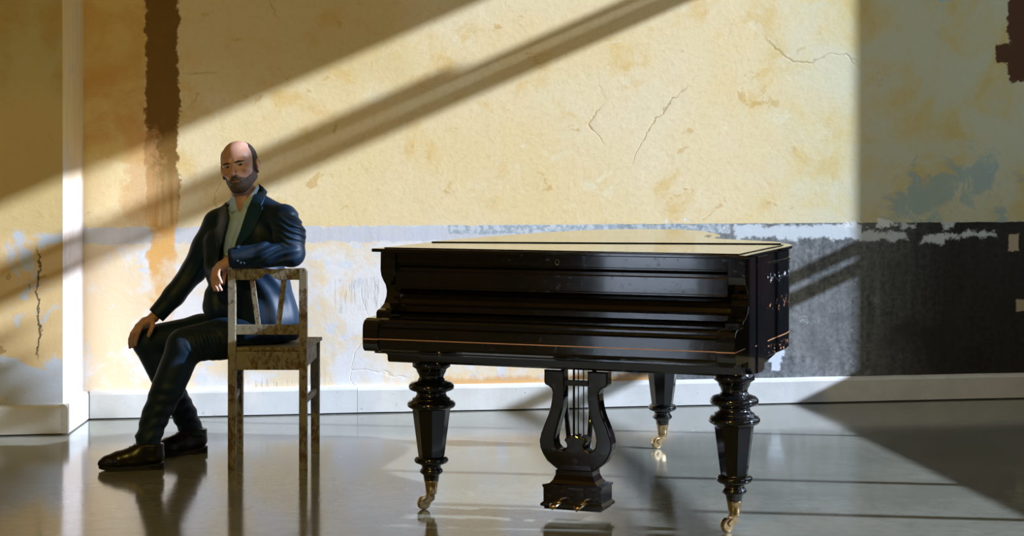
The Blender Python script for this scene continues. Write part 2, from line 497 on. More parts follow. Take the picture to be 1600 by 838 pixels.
def prism(name, poly, lo, hi, mat, parent, axis='z', bev=0.0, smooth=False):
    """extrude a 2D polygon. axis z: (x,y); axis y: (x,z); axis x: (y,z)"""
    def P(a, b, c):
        return {'z': (a, b, c), 'y': (a, c, b), 'x': (c, a, b)}[axis]
    bm = bmesh.new()
    v0 = [bm.verts.new(P(a, b, lo)) for a, b in poly]
    v1 = [bm.verts.new(P(a, b, hi)) for a, b in poly]
    n = len(poly)
    bm.faces.new(v0); bm.faces.new(v1[::-1])
    for i in range(n):
        j = (i + 1) % n
        bm.faces.new((v0[i], v1[i], v1[j], v0[j]))
    bmesh.ops.recalc_face_normals(bm, faces=bm.faces)
    if bev > 0:
        caps = [e for e in bm.edges if len(e.link_faces) == 2 and any(len(f.verts) == n for f in e.link_faces) and n > 4] if n > 4 else list(bm.edges)
        bmesh.ops.bevel(bm, geom=caps, offset=bev, segments=2, affect='EDGES', profile=0.5)
    return from_bm(name, bm, mat, parent, smooth)


def tube(name, pts, r, mat, parent, seg=8):
    pts = [Vector(p) for p in pts]
    V, Fc = [], []
    for i, p in enumerate(pts):
        t = (pts[min(i + 1, len(pts) - 1)] - pts[max(i - 1, 0)]).normalized()
        up = Vector((0, 0, 1)) if abs(t.z) < 0.9 else Vector((1, 0, 0))
        x = t.cross(up).normalized(); y = t.cross(x)
        rr = r[i] if isinstance(r, (list, tuple)) else r
        for k in range(seg):
            a = 2 * pi * k / seg
            V.append(p + x * rr * cos(a) + y * rr * sin(a))
    for i in range(len(pts) - 1):
        for k in range(seg):
            k2 = (k + 1) % seg
            Fc.append((i * seg + k, i * seg + k2, (i + 1) * seg + k2, (i + 1) * seg + k))
    Fc.append(tuple(range(seg))[::-1]); Fc.append(tuple((len(pts) - 1) * seg + k for k in range(seg)))
    return mk(name, V, Fc, mat, parent, True)


def empty(name, loc, rz=0, label=None, cat=None, group=None, kind=None):
    o = bpy.data.objects.new(name, None)
    o.empty_display_size = 0.1
    o.location = loc; o.rotation_euler[2] = rz
    COL.objects.link(o)
    if label: o['label'] = label
    if cat: o['category'] = cat
    if group: o['group'] = group
    if kind: o['kind'] = kind
    return o


def struct(o, label=None):
    o['kind'] = 'structure'
    if label: o['label'] = label
    return o


def catmull(pts, n=8, closed=True):
    P = [np.array(p, float) for p in pts]; out = []
    m = len(P)
    rng = range(m) if closed else range(m - 1)
    for i in rng:
        if closed: p0, p1, p2, p3 = P[i - 1], P[i], P[(i + 1) % m], P[(i + 2) % m]
        else: p0, p1, p2, p3 = P[max(i - 1, 0)], P[i], P[i + 1], P[min(i + 2, m - 1)]
        for k in range(n):
            t = k / n
            out.append(0.5 * ((2 * p1) + (-p0 + p2) * t + (2 * p0 - 5 * p1 + 4 * p2 - p3) * t * t + (-p0 + 3 * p1 - 3 * p2 + p3) * t ** 3))
    if not closed: out.append(P[-1])
    return [tuple(map(float, q)) for q in out]


# ------------------------------------------------------------------ room
WZ = 4.4
box('floor', (-6.4, -4.5, -0.15), (6.5, 12, 0.0), M['floor'])
struct(bpy.data.objects['floor'], 'polished grey-green concrete floor')
bw = box('wall_back', (-0.02, 0.0, -0.05), (6.05, 0.3, WZ), M['wall'], loc=(P0[0], P0[1], 0), rz=TH)
struct(bw, 'peeling ochre and cream wall above a scraped grey dado')
# projecting pillar at the left: front face and lit return
DP = 0.512
PF = np.array([-2.216, 8.83])
pil = box('wall_left', (-4.2, 0.0, -0.05), (-0.0, 0.8, WZ), M['wall_l'], loc=(PF[0], PF[1], 0), rz=TH)
struct(pil, 'projecting wall face at the left, stained olive above and pale blue-grey below')
RA = atan2(P0[1] - PF[1], P0[0] - PF[0]); RL = float(np.linalg.norm(P0 - PF))
rt = box('wall_return', (0.0, -0.002, -0.02), (RL + 0.01, 0.12, WZ), M['ret'], loc=(PF[0], PF[1], 0), rz=RA)
struct(rt, 'sunlit pale return of the projecting wall')


def baseboard(name, length, h, loc, rz, x0=0.0, label=None):
    """profile: board with a small chamfered top, slightly uneven, set 6 mm above a dark gap"""
    t = 0.036
    prof = [(0, 0.006), (-t, 0.006), (-t, h - 0.02), (-t + 0.006, h - 0.008), (-t + 0.016, h), (0, h)]
    n = max(2, int(length / 0.12))
    rnd = random.Random(int(abs(x0) * 100) + 3)
    V, Fc = [], []
    for i in range(n + 1):
        jz = rnd.uniform(-0.0012, 0.0012); jy = rnd.uniform(-0.0008, 0.0008)
        for (y, z) in prof:
            V.append((x0 + length * i / n, y + jy, z + (jz if z > 0.02 else jz * 0.6 + 0.0008)))
    k = len(prof)
    for i in range(n):
        for j in range(k):
            j2 = (j + 1) % k
            Fc.append((i * k + j, (i + 1) * k + j, (i + 1) * k + j2, i * k + j2))
    Fc.append(tuple(range(k))); Fc.append(tuple(n * k + j for j in range(k))[::-1])
    o = mk(name, V, Fc, M['trim'], None, False, loc, rz)
    return struct(o, label)


s560 = wall_sz(558, 640)[0]
baseboard('baseboard_back', s560 - 0.038, 0.148, (P0[0], P0[1], 0), TH, 0.036, 'white painted baseboard behind the man')
baseboard('trim_1', 6.0 - s560, 0.143, (P0[0], P0[1], 0), TH, s560, 'white painted baseboard behind the piano')
baseboard('baseboard_left', 4.2 + 0.036, 0.148, (PF[0], PF[1], 0), TH, -4.2, 'white baseboard under the projecting wall')
baseboard('trim_2', RL + 0.036, 0.148, (PF[0], PF[1], 0), RA, -0.036, 'white baseboard on the return of the projecting wall')
box('baseboard_gap', (0, -0.033, 0.0), (6, 0.0, 0.008), M['dark'], loc=(P0[0], P0[1], 0), rz=TH)
struct(bpy.data.objects['baseboard_gap'])
bpy.data.objects['baseboard_gap'].name = 'trim_3'

# right wall with tall windows (outside the picture; they shape the sunlight)
RB = atan2(RV[1], RV[0])  # local x runs along RV, local -y points ... out of the room
Lr = 14.2
W1, W2 = (0.551, 4.40), (5.45, 9.3)
ZS, ZT = 0.968, 3.985


def rwall(name, x0, x1, z0, z1, mat=None, t=0.10):
    # local y positive = out of the room? RV points to the camera, +90deg turn of it points to +X (outside)
    o = box(name, (x0, 0.0, z0), (x1, t, z1), mat or M['wall_g'], loc=(CORNER[0], CORNER[1], 0), rz=RB)
    return struct(o)


rwall('wall_right', -0.3, W1[0], -0.05, WZ)
rwall('wall_right', W1[1], W2[0], -0.05, WZ)
rwall('wall_right', W2[1], Lr, -0.05, WZ)
for (a, b) in (W1, W2):
    rwall('wall_right', a, b, -0.05, ZS)
    rwall('wall_right', a, b, ZT, WZ)


def window(idx, W, mull):
    e = empty('window_%d' % idx, (CORNER[0], CORNER[1], 0), RB, kind='structure', label='tall window in the right wall')
    f = M['frame']
    def rail(nm, z0, z1, x0=W[0], x1=W[1]):
        box(nm, (x0, 0.012, z0), (x1, 0.05, z1), f, e, 0.003)
    rail('window_rail', 1.513, 1.588); rail('window_rail', 1.634, 1.703)
    rail('window_rail', 3.462, 3.556)
    m = W[0] + (1.245 - W1[0])
    rail('window_rail', 3.577, 3.628, W[0], m); rail('window_rail', 3.577, 3.678, m, W[1])
    for (q, w) in mull:
        box('window_mullion', (q - w / 2, 0.015, ZS), (q + w / 2, 0.045, ZT), f, e, 0.003)
    return e


window(1, W1, ((1.86, 0.045), (3.19, 0.05), (3.93, 0.05)))
window(2, W2, ((6.76, 0.05), (8.0, 0.05)))  # unseen nearer window, added for fill light
# remaining walls and ceiling close the room behind the camera
cR = CORNER + RV * Lr
LWX0 = -6.4
struct(box('wall_front', (LWX0, -4.6, -0.05), (8, -4.4, WZ), M['wall_g']))
LWX = -6.2
for (a, b, z0, z1) in ((-4.5, -3.62, 0, WZ), (-1.8, 11, 0, WZ), (-3.62, -1.8, 2.9, WZ)):
    struct(box('wall_side', (LWX - 0.2, a, z0 - 0.05 if z0 == 0 else z0), (LWX, b, z1), M['wall_g']))
w3 = empty('added_door', (LWX, 0, 0), 0, kind='structure', label='unseen door opening added in the left side wall for the piano reflection')  # unseen opening added so the piano front has something bright to reflect
box('added_door_frame', (-0.14, -3.62, 2.84), (-0.06, -1.8, 2.9), M['frame'], w3)
box('added_door_frame', (-0.14, -3.62, 0.0), (-0.06, -3.56, 2.84), M['frame'], w3)
box('added_door_frame', (-0.14, -1.86, 0.0), (-0.06, -1.8, 2.84), M['frame'], w3)
# unseen pale wall added beyond the door to brighten the piano's reflection
struct(box('reflector_wall', (-10.8, -16, -0.2), (-10.5, 0, 5.0), mat_plain('reflector_wall_render', (0.80, 0.82, 0.84), 0.8)))
struct(box('ground', (-10.5, -16, -0.25), (-7.5, 0, -0.15), mat_plain('added_ground_paving', (0.45, 0.45, 0.43), 0.8)))  # unseen paving added along with the reflecting wall
_c0 = CORNER - RV * 1.5; _c1 = CORNER + RV * 16
struct(prism('ceiling', [(-6.4, -4.8), (float(_c1[0]) + 0.08, -4.8), (float(_c0[0]) + 0.08, float(_c0[1])), (-6.4, 12)], WZ, WZ + 0.2, M['ceil'], None))


# unseen warm fill lamp added to lift the wall's shade, shaped as a pendant
WLP = (-1.6, 1.6, 3.9)
wl = empty('fill_lamp', WLP, 0, 'unseen pendant-shaped fill lamp added above the view for warm light', 'lamp')
tube('fill_lamp_cord', [(0, 0, 0.20), (0, 0, WZ - WLP[2])], 0.006, M['felt'], wl)
lathe('fill_lamp_cap', [(0.03, 0.26), (0.06, 0.22), (0.16, 0.19), (0.17, 0.17), (0.15, 0.175), (0.05, 0.20)], M['brass'], wl, (0, 0), 24)
wp = bpy.data.lights.new('warm_fill_light', 'POINT'); wp.energy = 290; wp.color = (1.0, 0.74, 0.13); wp.shadow_soft_size = 0.15
wpo = bpy.data.objects.new('warm_fill_light', wp); wpo.location = WLP; COL.objects.link(wpo)


def portal(loc, rot, sx, sy, name):
    l = bpy.data.lights.new(name, 'AREA'); l.shape = 'RECTANGLE'; l.size = sx; l.size_y = sy
    l.cycles.is_portal = True
    o = bpy.data.objects.new(name, l); o.location = loc; o.rotation_euler = rot
    COL.objects.link(o)


for (a, b) in (W1, W2):
    c = CORNER + RV * (a + b) / 2 + np.array([-RV[1], RV[0]]) * 0.08
    d = Vector((RV[1], -RV[0], 0))
    portal((c[0], c[1], (ZS + ZT) / 2), d.to_track_quat('-Z', 'Y').to_euler(), b - a, ZT - ZS, 'sky_portal')
portal((LWX - 0.1, -2.92, 1.45), Vector((1, 0, 0)).to_track_quat('-Z', 'Y').to_euler(), 2.2, 2.9, 'sky_portal')


# ------------------------------------------------------------------ piano
PR = radians(-20.5)
piano = empty('grand_piano', (-0.312, 6.936, 0), PR, 'black lacquered antique grand piano on turned legs with brass casters', 'piano')
lac, lacs = M['lac'], M['lacs']
UL, UR = -0.153, 1.270
out_pts = [(UL, 0.02), (UL + 0.004, 0.25), (-0.13, 0.55), (-0.075, 1.0), (0.005, 1.4), (0.09, 1.64), (0.22, 1.80), (0.40, 1.87), (0.56, 1.82),
           (0.67, 1.70), (0.75, 1.53), (0.79, 1.36), (0.81, 1.20), (0.85, 1.06), (0.95, 0.94), (1.10, 0.84), (1.225, 0.74), (UR, 0.60), (UR, 0.30), (UR, 0.02)]
outl = catmull(out_pts, 6, closed=False)


def offset_outline(pts, d):
    P = np.array(pts); n = len(P)
    T = np.roll(P, -1, 0) - np.roll(P, 1, 0)
    T[0] = P[1] - P[0]; T[-1] = P[-1] - P[-2]
    T /= np.linalg.norm(T, axis=1)[:, None]
    N = np.stack([-T[:, 1], T[:, 0]], 1)  # left of travel direction = outside here
    return [tuple(q) for q in (P + N * d)]


# rim: a band 6 cm thick following the outline
def band(name, pts, d0, d1, z0, z1, mat, parent, bev=0.003):
    A, B = offset_outline(pts, d0), offset_outline(pts, d1)
    V, Fc = [], []
    n = len(A)
    b = bev
    for i in range(n):
        a_, b_ = np.array(A[i]), np.array(B[i])
        u = (b_ - a_) / np.linalg.norm(b_ - a_)
        for (q, z) in ((a_, z0 + b), (a_, z1 - b), (a_ + u * b, z1), (b_, z1), (b_, z0), (a_ + u * b, z0)):
            V.append((q[0], q[1], z))
    for i in range(n - 1):
        for j in range(6):
            j2 = (j + 1) % 6
            Fc.append((i * 6 + j, (i + 1) * 6 + j, (i + 1) * 6 + j2, i * 6 + j2))
    Fc.append(tuple(range(6))); Fc.append(tuple((n - 1) * 6 + j for j in range(6))[::-1])
    return mk(name, V, Fc, mat, parent)


rim = band('rim', outl, 0.0, -0.05, 0.612, 0.998, lacs, piano)
band('inlay', outl, 0.0008, -0.003, 0.6705, 0.6745, M['inlay'], rim, 0.0005)
band('molding', outl, 0.004, -0.01, 0.958, 0.966, lac, rim, 0.001)
# bottom board closing the case
inner = offset_outline(outl, -0.045)
prism('bottom_board', inner, 0.618, 0.64, lac, piano)
# cheeks (arms) at both ends, shaped in profile (v, z)
cheek_prof = [(0.17, 0.572), (0.17, 0.998), (-0.138, 0.998), (-0.140, 0.93), (-0.132, 0.905), (-0.112, 0.885), (-0.092, 0.868), (-0.082, 0.845),
              (-0.086, 0.825), (-0.105, 0.800), (-0.140, 0.783), (-0.168, 0.778), (-0.178, 0.770), (-0.178, 0.758), (-0.262, 0.756), (-0.285, 0.748), (-0.297, 0.733), (-0.300, 0.715),
              (-0.300, 0.662), (-0.297, 0.645), (-0.285, 0.634), (-0.262, 0.630), (-0.10, 0.628), (-0.10, 0.608), (-0.085, 0.600), (-0.06, 0.602), (-0.045, 0.592), (-0.02, 0.578), (0.01, 0.572)]
for (u0, u1) in ((UL, UL + 0.062), (UR - 0.066, UR)):
    ck = prism('cheek', cheek_prof, u0, u1, lac, piano, 'x', 0.0025)
    box('inlay', (u0 - 0.0006, -0.3008, 0.678), (u1 + 0.0006, -0.15, 0.682), M['inlay'], ck)
# ogee brackets and corner pilaster over the right leg
prism('side_pilaster', [(0.035, 0.572), (0.035, 0.998), (0.20, 0.998), (0.20, 0.615), (0.13, 0.610), (0.115, 0.572)], UR - 0.004, UR + 0.006, lac, piano, 'x', 0.002)
# upper front: moulded board and fallboard
ua, ub = UL + 0.062, UR - 0.066
fb = [(0.05, 0.998), (-0.128, 0.998), (-0.128, 0.957), (-0.121, 0.954), (-0.121, 0.950), (-0.127, 0.948), (-0.118, 0.938), (-0.118, 0.928), (-0.134, 0.924), (-0.1345, 0.868),
      (-0.143, 0.866), (-0.143, 0.861), (-0.130, 0.858), (-0.108, 0.850), (-0.092, 0.835), (-0.088, 0.815), (-0.092, 0.800), (-0.10, 0.790), (-0.10, 0.770), (0.05, 0.765)]
fall = prism('fallboard', fb, ua, ub, lac, piano, 'x')
for zz in (0.842, 0.824, 0.806):
    pass
# keyhole escutcheon
kx = 0.56
lathe_o = tube('keyhole_ring', [(kx + 0.008 * cos(t), -0.1305, 0.972 + 0.010 * sin(t)) for t in np.linspace(0, 2 * pi, 17)], 0.0013, M['brass'], fall, 5)
# key slip
ks = [(0.05, 0.76), (-0.165, 0.766), (-0.18, 0.764), (-0.185, 0.760), (-0.262, 0.757), (-0.280, 0.752), (-0.286, 0.745), (-0.286, 0.738), (-0.278, 0.733), (-0.280, 0.726), (-0.290, 0.720), (-0.290, 0.652),
      (-0.286, 0.642), (-0.27, 0.634), (0.05, 0.632)]
slip = prism('key_slip', ks, ua, ub, lac, piano, 'x')
box('inlay', (ua, -0.2908, 0.6785), (ub, -0.28, 0.682), M['inlay'], slip)
# keybed with stepped underside
kb = [(0.45, 0.634), (-0.235, 0.634), (-0.235, 0.624), (-0.228, 0.620), (-0.12, 0.618), (-0.115, 0.582), (-0.105, 0.574), (0.10, 0.572), (0.45, 0.60)]
prism('keybed', kb, UL + 0.02, UR - 0.02, lac, piano, 'x')
# lid: lower leaf with bevelled edge, inset upper face, long rear leaf
def lid_outline(d, v_front):
    o = offset_outline(outl, d)
    o = [(UL - d, v_front)] + o + [(UR + d, v_front)]
    return o


lid = prism('lid', lid_outline(0.012, -0.192), 1.000, 1.013, lac, piano, 'z', 0.003)
prism('lid_molding', lid_outline(-0.022, -0.150), 1.013, 1.0165, lac, lid, 'z', 0.001)
# rear leaf starts at a hinge line
def clip_rear(pts, pa, pb):
    pa, pb = np.array(pa), np.array(pb); d = pb - pa; nn = np.array([-d[1], d[0]])
    res = []
    P = [np.array(q) for q in pts]
    for i in range(len(P)):
        a, b = P[i], P[(i + 1) % len(P)]
        sa, sb = (a - pa) @ nn, (b - pa) @ nn
        if sa >= 0: res.append(tuple(a))
        if (sa >= 0) != (sb >= 0):
            t = sa / (sa - sb); res.append(tuple(a + (b - a) * t))
    return res


prism('lid_rear_leaf', clip_rear(lid_outline(-0.030, -0.15), (-0.094, 0.285), (1.194, 0.60)), 1.0160, 1.0205, lac, lid, 'z', 0.0008)


# legs
def leg(cu, cv, full=True, rotk=0.0):
    g = lathe('leg', [(0.060, 0.60), (0.074, 0.562), (0.074, 0.551), (0.060, 0.542), (0.056, 0.530), (0.050, 0.520), (0.047, 0.508), (0.052, 0.502), (0.053, 0.497), (0.066, 0.494),
                      (0.078, 0.490), (0.086, 0.482), (0.089, 0.473), (0.086, 0.464), (0.076, 0.458), (0.060, 0.454), (0.057, 0.446), (0.061, 0.436), (0.070, 0.431), (0.074, 0.427), (0.074, 0.422),
                      (0.086, 0.418), (0.093, 0.410), (0.094, 0.403), (0.090, 0.395), (0.078, 0.388), (0.066, 0.386)], lac, piano, (cu, cv), 40)
    # octagonal taper
    lathe('leg_taper', [(0.074, 0.390), (0.050, 0.203)], lac, g, (cu, cv), 8, False, rotk + pi / 8)
    lathe('leg_foot', [(0.046, 0.206), (0.058, 0.203), (0.065, 0.197), (0.067, 0.189), (0.063, 0.180), (0.050, 0.174), (0.040, 0.170), (0.036, 0.162), (0.040, 0.156), (0.045, 0.150), (0.045, 0.142),
                       (0.038, 0.136), (0.031, 0.130), (0.028, 0.106)], lac, g, (cu, cv), 32)
    lathe('caster_cup', [(0.026, 0.112), (0.0285, 0.111), (0.0285, 0.106), (0.026, 0.104), (0.021, 0.064), (0.0215, 0.060), (0.018, 0.055), (0.012, 0.053)], M['brass'], g, (cu, cv), 24)
    # wheel turned to the lower left, fork arm
    e = g
    wd = Vector((-0.94, -0.20, 0)).normalized()          # trailing direction in piano frame
    ax = Vector((0.806, -0.585, 0)).normalized()
    wd = Vector((-ax.y, ax.x, 0)).normalized() * -1
    if wd.x > 0: wd = -wd
    wc = Vector((cu, cv, 0)) + wd * 0.034 + Vector((0, 0, 0.0265))
    bm = bmesh.new()
    prof = [(0.010, -0.011), (0.020, -0.011), (0.0245, -0.010), (0.0262, -0.006), (0.0265, 0.0), (0.0262, 0.006), (0.0245, 0.010), (0.020, 0.011), (0.010, 0.011)]
    seg = 28
    rows = []
    for (r, h) in prof:
        rows.append([bm.verts.new(wc + ax * h + wd * (r * cos(2 * pi * k / seg)) + Vector((0, 0, 1)) * (r * sin(2 * pi * k / seg))) for k in range(seg)])
    for i in range(len(prof) - 1):
        for k in range(seg):
            bm.faces.new((rows[i][k], rows[i][(k + 1) % seg], rows[i + 1][(k + 1) % seg], rows[i + 1][k]))
    bm.faces.new(rows[0]); bm.faces.new(rows[-1][::-1])
    from_bm('caster_wheel', bm, M['brass'], e, False)
    for s in (-1, 1):
        top = Vector((cu, cv, 0.058)) + ax * (0.0135 * s)
        mid = Vector((cu, cv, 0.045)) + ax * (0.0150 * s) + wd * 0.004
        end = wc + ax * (0.0150 * s)
        bmf = bmesh.new()
        P = [(top, 0.010), (mid, 0.012), ((mid + end) / 2, 0.011), (end, 0.010)]
        V = []
        for p, w in P:
            dvec = (end - top).normalized(); n2 = dvec.cross(ax).normalized()
            V.append([bmf.verts.new(p + n2 * w + ax * 0.002), bmf.verts.new(p - n2 * w + ax * 0.002), bmf.verts.new(p - n2 * w - ax * 0.002), bmf.verts.new(p + n2 * w - ax * 0.002)])
        for i in range(3):
            for k in range(4):
                bmf.faces.new((V[i][k], V[i][(k + 1) % 4], V[i + 1][(k + 1) % 4], V[i + 1][k]))
        bmf.faces.new(V[0]); bmf.faces.new(V[-1][::-1])
        from_bm('caster_fork', bmf, M['brass'], e)
    return g


# the taper, foot and caster of each leg are its sub-parts
leg(0.0, 0.0, True, 0.05)
leg(1.196, 0.0, True, 0.05)
leg(0.44, 1.727, True, 0.05)

# lyre
lu, lv = 0.575, 0.065
def LX(xc): return (xc - 262) / 1293.0
def LZ(yc): return CAM_H - (560 + yc / 3.35 - 250) / 412.0
outer = [(262, 600), (340, 600), (352, 585), (378, 566), (410, 540), (432, 505), (446, 470), (449, 435), (441, 395), (425, 350), (405, 300), (393, 262), (385, 215), (382, 180), (388, 160), (402, 148),
         (420, 140), (425, 128), (425, 62)]
inner_r = [(322, 62), (322, 205), (328, 260), (346, 330), (362, 385), (368, 425), (362, 458), (348, 474), (330, 480), (313, 470), (306, 452), (314, 436), (322, 428), (314, 414), (300, 405), (285, 401), (275, 404), (262, 398)]
lyre = None
poly = [(LX(x), LZ(y)) for x, y in outer] + [(LX(x), LZ(y)) for x, y in inner_r]
full = poly + [(-a, b) for a, b in poly[::-1][1:-1]]
lm = prism('lyre', [(a + lu, b) for a, b in full], lv - 0.030, lv + 0.030, lac, piano, 'y', 0.006)
box('lyre_crossbar', (lu - 0.052, lv - 0.02, LZ(143)), (lu + 0.052, lv + 0.02, LZ(112)), lac, lm, 0.002)
# pedal box with stepped cornice
pb = [(0.118, 0.040), (0.132, 0.044), (0.132, 0.052), (0.121, 0.060), (0.121, 0.112), (0.125, 0.116), (0.125, 0.124), (0.100, 0.128), (0.088, 0.140), (0.078, 0.160), (0.078, 0.176), (0.070, 0.180), (0.066, 0.196)]
V, Fc = [], []
for (r, z) in [(0.118, 0.032)] + pb:
    k = r / 0.125
    hx, hy = 0.118 * k, 0.070 * k
    V += [(lu - hx, lv - hy, z), (lu + hx, lv - hy, z), (lu + hx, lv + hy, z), (lu - hx, lv + hy, z)]
nr = len(pb) + 1
for i in range(nr - 1):
    for k in range(4):
        Fc.append((i * 4 + k, i * 4 + (k + 1) % 4, (i + 1) * 4 + (k + 1) % 4, (i + 1) * 4 + k))
Fc.append((3, 2, 1, 0)); Fc.append(tuple((nr - 1) * 4 + k for k in range(4)))
pbx = mk('pedal_box', V, Fc, lac, lm)
for uo in (-0.050, 0.045):
    P = [(0.0, 0.070, 0.010), (-0.060, 0.068, 0.011), (-0.078, 0.064, 0.018), (-0.120, 0.062, 0.021), (-0.140, 0.058, 0.016), (-0.148, 0.053, 0.007)]
    V, Fc = [], []
    for (dv, z, w) in P:
        for k in range(10):
            a = 2 * pi * k / 10
            V.append((lu + uo + w * cos(a), lv + dv, z + 0.008 * sin(a)))
    for i in range(len(P) - 1):
        for k in range(10):
            Fc.append((i * 10 + k, i * 10 + (k + 1) % 10, (i + 1) * 10 + (k + 1) % 10, (i + 1) * 10 + k))
    Fc.append(tuple(range(10))[::-1]); Fc.append(tuple((len(P) - 1) * 10 + k for k in range(10)))
    mk('pedal', V, Fc, M['brass'], lm, True)
for (xc, r) in ((242, 0.0045), (265, 0.0024), (292, 0.0024)):
    tube('pedal_rod', [(lu + LX(xc), lv, 0.60), (lu + LX(xc), lv, LZ(420))], r, M['felt'], lm, 8)
tube('lyre_brace', [(lu + 0.028, lv + 0.04, 0.17), (lu + 0.012, lv + 0.12, 0.36), (lu - 0.008, lv + 0.235, 0.61)], 0.010, lac, lm, 10)
tube('lyre_brace', [(lu - 0.040, lv + 0.04, 0.17), (lu - 0.085, lv + 0.12, 0.36), (lu - 0.14, lv + 0.235, 0.61)], 0.010, lac, lm, 10)


# ------------------------------------------------------------------ chair
ch = empty('wooden_chair', (-1.07, 8.02, 0), 0, 'weathered wooden chair with flaking paint and a two-slat back, man sitting on it', 'chair')
cm = M['chair']
CY = 7.82
def C(x, y, Y):   # point relative to the chair empty
    p = px(x, y, Y); return Vector((p[0] + 1.07, p[1] - 8.02, p[2]))
xl, xr = C(363, 600, CY).x, C(474, 600, CY).x
zt, zb = C(0, 419, CY).z, 0.0
yb = CY - 8.02


def post(x, name='leg', top=0.87, w=0.034, y=yb, rnd=True, splay=0.0):
    h = w / 2
    prof = [(x - h, 0), (x + h, 0), (x + h, top), (x - h, top)]
    if rnd == 'r': prof = [(x - h, 0), (x + h, 0), (x + h, top - 0.018), (x + h - 0.006, top - 0.006), (x + h - 0.016, top), (x - h, top)]
    if rnd == 'l': prof = [(x - h, 0), (x + h, 0), (x + h, top), (x - h + 0.016, top), (x - h + 0.006, top - 0.006), (x - h, top - 0.018)]
    return prism(name, prof, y - 0.019, y + 0.019, cm, ch, 'y', 0.002)


post(xl, top=zt, rnd='l'); post(xr, top=zt, rnd='r')
# top rail with an arched cut in its lower edge
def Cxz(x, y): q = C(x, y, CY); return (q.x, q.z)
tr = [Cxz(369.5, 419.5), Cxz(390, 418.6), Cxz(410, 419.4), Cxz(430, 421.0), Cxz(450, 419.6), Cxz(467.5, 419.5), Cxz(467.5, 437.4), Cxz(436, 437.4), Cxz(429, 434.5), Cxz(424, 431.5), Cxz(421.5, 428.5), Cxz(418, 427.4), Cxz(414, 429), Cxz(410, 433), Cxz(404, 436.6), Cxz(397, 437.6), Cxz(369.5, 437.4)]
prism('top_rail', tr, yb - 0.011, yb + 0.011, cm, ch, 'y', 0.002)
prism('back_rail', [Cxz(369.3, 507.5), Cxz(467.7, 507.5), Cxz(467.7, 523), Cxz(369.3, 523)], yb - 0.010, yb + 0.010, cm, ch, 'y', 0.002)
for (a, b) in ((394, 403.5), (444, 435)):
    pa, pb_ = C(a, 436, CY), C(b, 508.5, CY)
    beam('back_slat', (pa.x, yb, pa.z), (pb_.x, yb, pb_.z), 0.023, 0.012, cm, ch, 0.002)
z0, z1 = C(0, 578, CY).z, C(0, 549.5, CY).z
prism('seat_rail', [(xl + 0.017, z0), (xr - 0.017, z0), (xr - 0.017, z1), (xl + 0.017, z1)], yb - 0.014, yb + 0.014, cm, ch, 'y', 0.002)
# front legs further from the camera
fx_l, fx_r = C(373, 700, 8.27).x, C(492.5, 700, 8.27).x
yf = 8.27 - 8.02
for x in (fx_l, fx_r):
    prism('leg', [(x - 0.017, 0), (x + 0.019, 0), (x + 0.021, z1), (x - 0.021, z1)], yf - 0.021, yf + 0.021, cm, ch, 'y', 0.002)
    xr_ = xl if x < 0 else xr
    beam('side_rail', (xr_, yb + 0.018, (z0 + z1) / 2 + 0.004), (x, yf - 0.018, (z0 + z1) / 2 + 0.004), 0.020, z1 - z0 - 0.004, cm, ch, 0.002, up=(0, 0, 1))
    beam('stretcher', (xr_, yb + 0.018, 0.292), (x, yf - 0.018, 0.285), 0.016, 0.028, cm, ch, 0.002, up=(0, 0, 1))
beam('seat_rail', (fx_l + 0.02, yf, (z0 + z1) / 2), (fx_r - 0.02, yf, (z0 + z1) / 2), 0.020, z1 - z0 - 0.01, cm, ch, 0.002, up=(0, 0, 1))
prism('seat', [(xl + 0.018, yb + 0.004), (xr - 0.016, yb + 0.004), (xr + 0.002, yb + 0.022), (fx_r + 0.030, yf + 0.028), (fx_l - 0.030, yf + 0.028), (xl - 0.002, yb + 0.022)], z1, z1 + 0.017, cm, ch, 'z', 0.004)
SEAT_Z = z1 + 0.017


# ------------------------------------------------------------------ signed distance modelling
def cap(P, a, b, ra, rb=None):
    rb = ra if rb is None else rb
    a = np.asarray(a, np.float32); b = np.asarray(b, np.float32)
    ab = b - a; pa = P - a
    t = np.clip(pa @ ab / max(float(ab @ ab), 1e-9), 0, 1)
    return np.linalg.norm(pa - t[:, None] * ab, axis=1) - (ra + (rb - ra) * t)


def ell(P, c, r, R=None):
    q = P - np.asarray(c, np.float32)
    if R is not None: q = q @ np.asarray(R, np.float32).T
    r = np.asarray(r, np.float32)
    k0 = np.linalg.norm(q / r, axis=1); k1 = np.linalg.norm(q / (r * r), axis=1)
    return k0 * (k0 - 1) / np.maximum(k1, 1e-6)


def smin(a, b, k):
    h = np.clip(0.5 + 0.5 * (b - a) / k, 0, 1)
    return b + (a - b) * h - k * h * (1 - h)


def smax(a, b, k): return -smin(-a, -b, k)


def chain(P, pts, rs, k=0.01):
    d = None
    for i in range(len(pts) - 1):
        e = cap(P, pts[i], pts[i + 1], rs[i], rs[i + 1])
        d = e if d is None else smin(d, e, k)
    return d


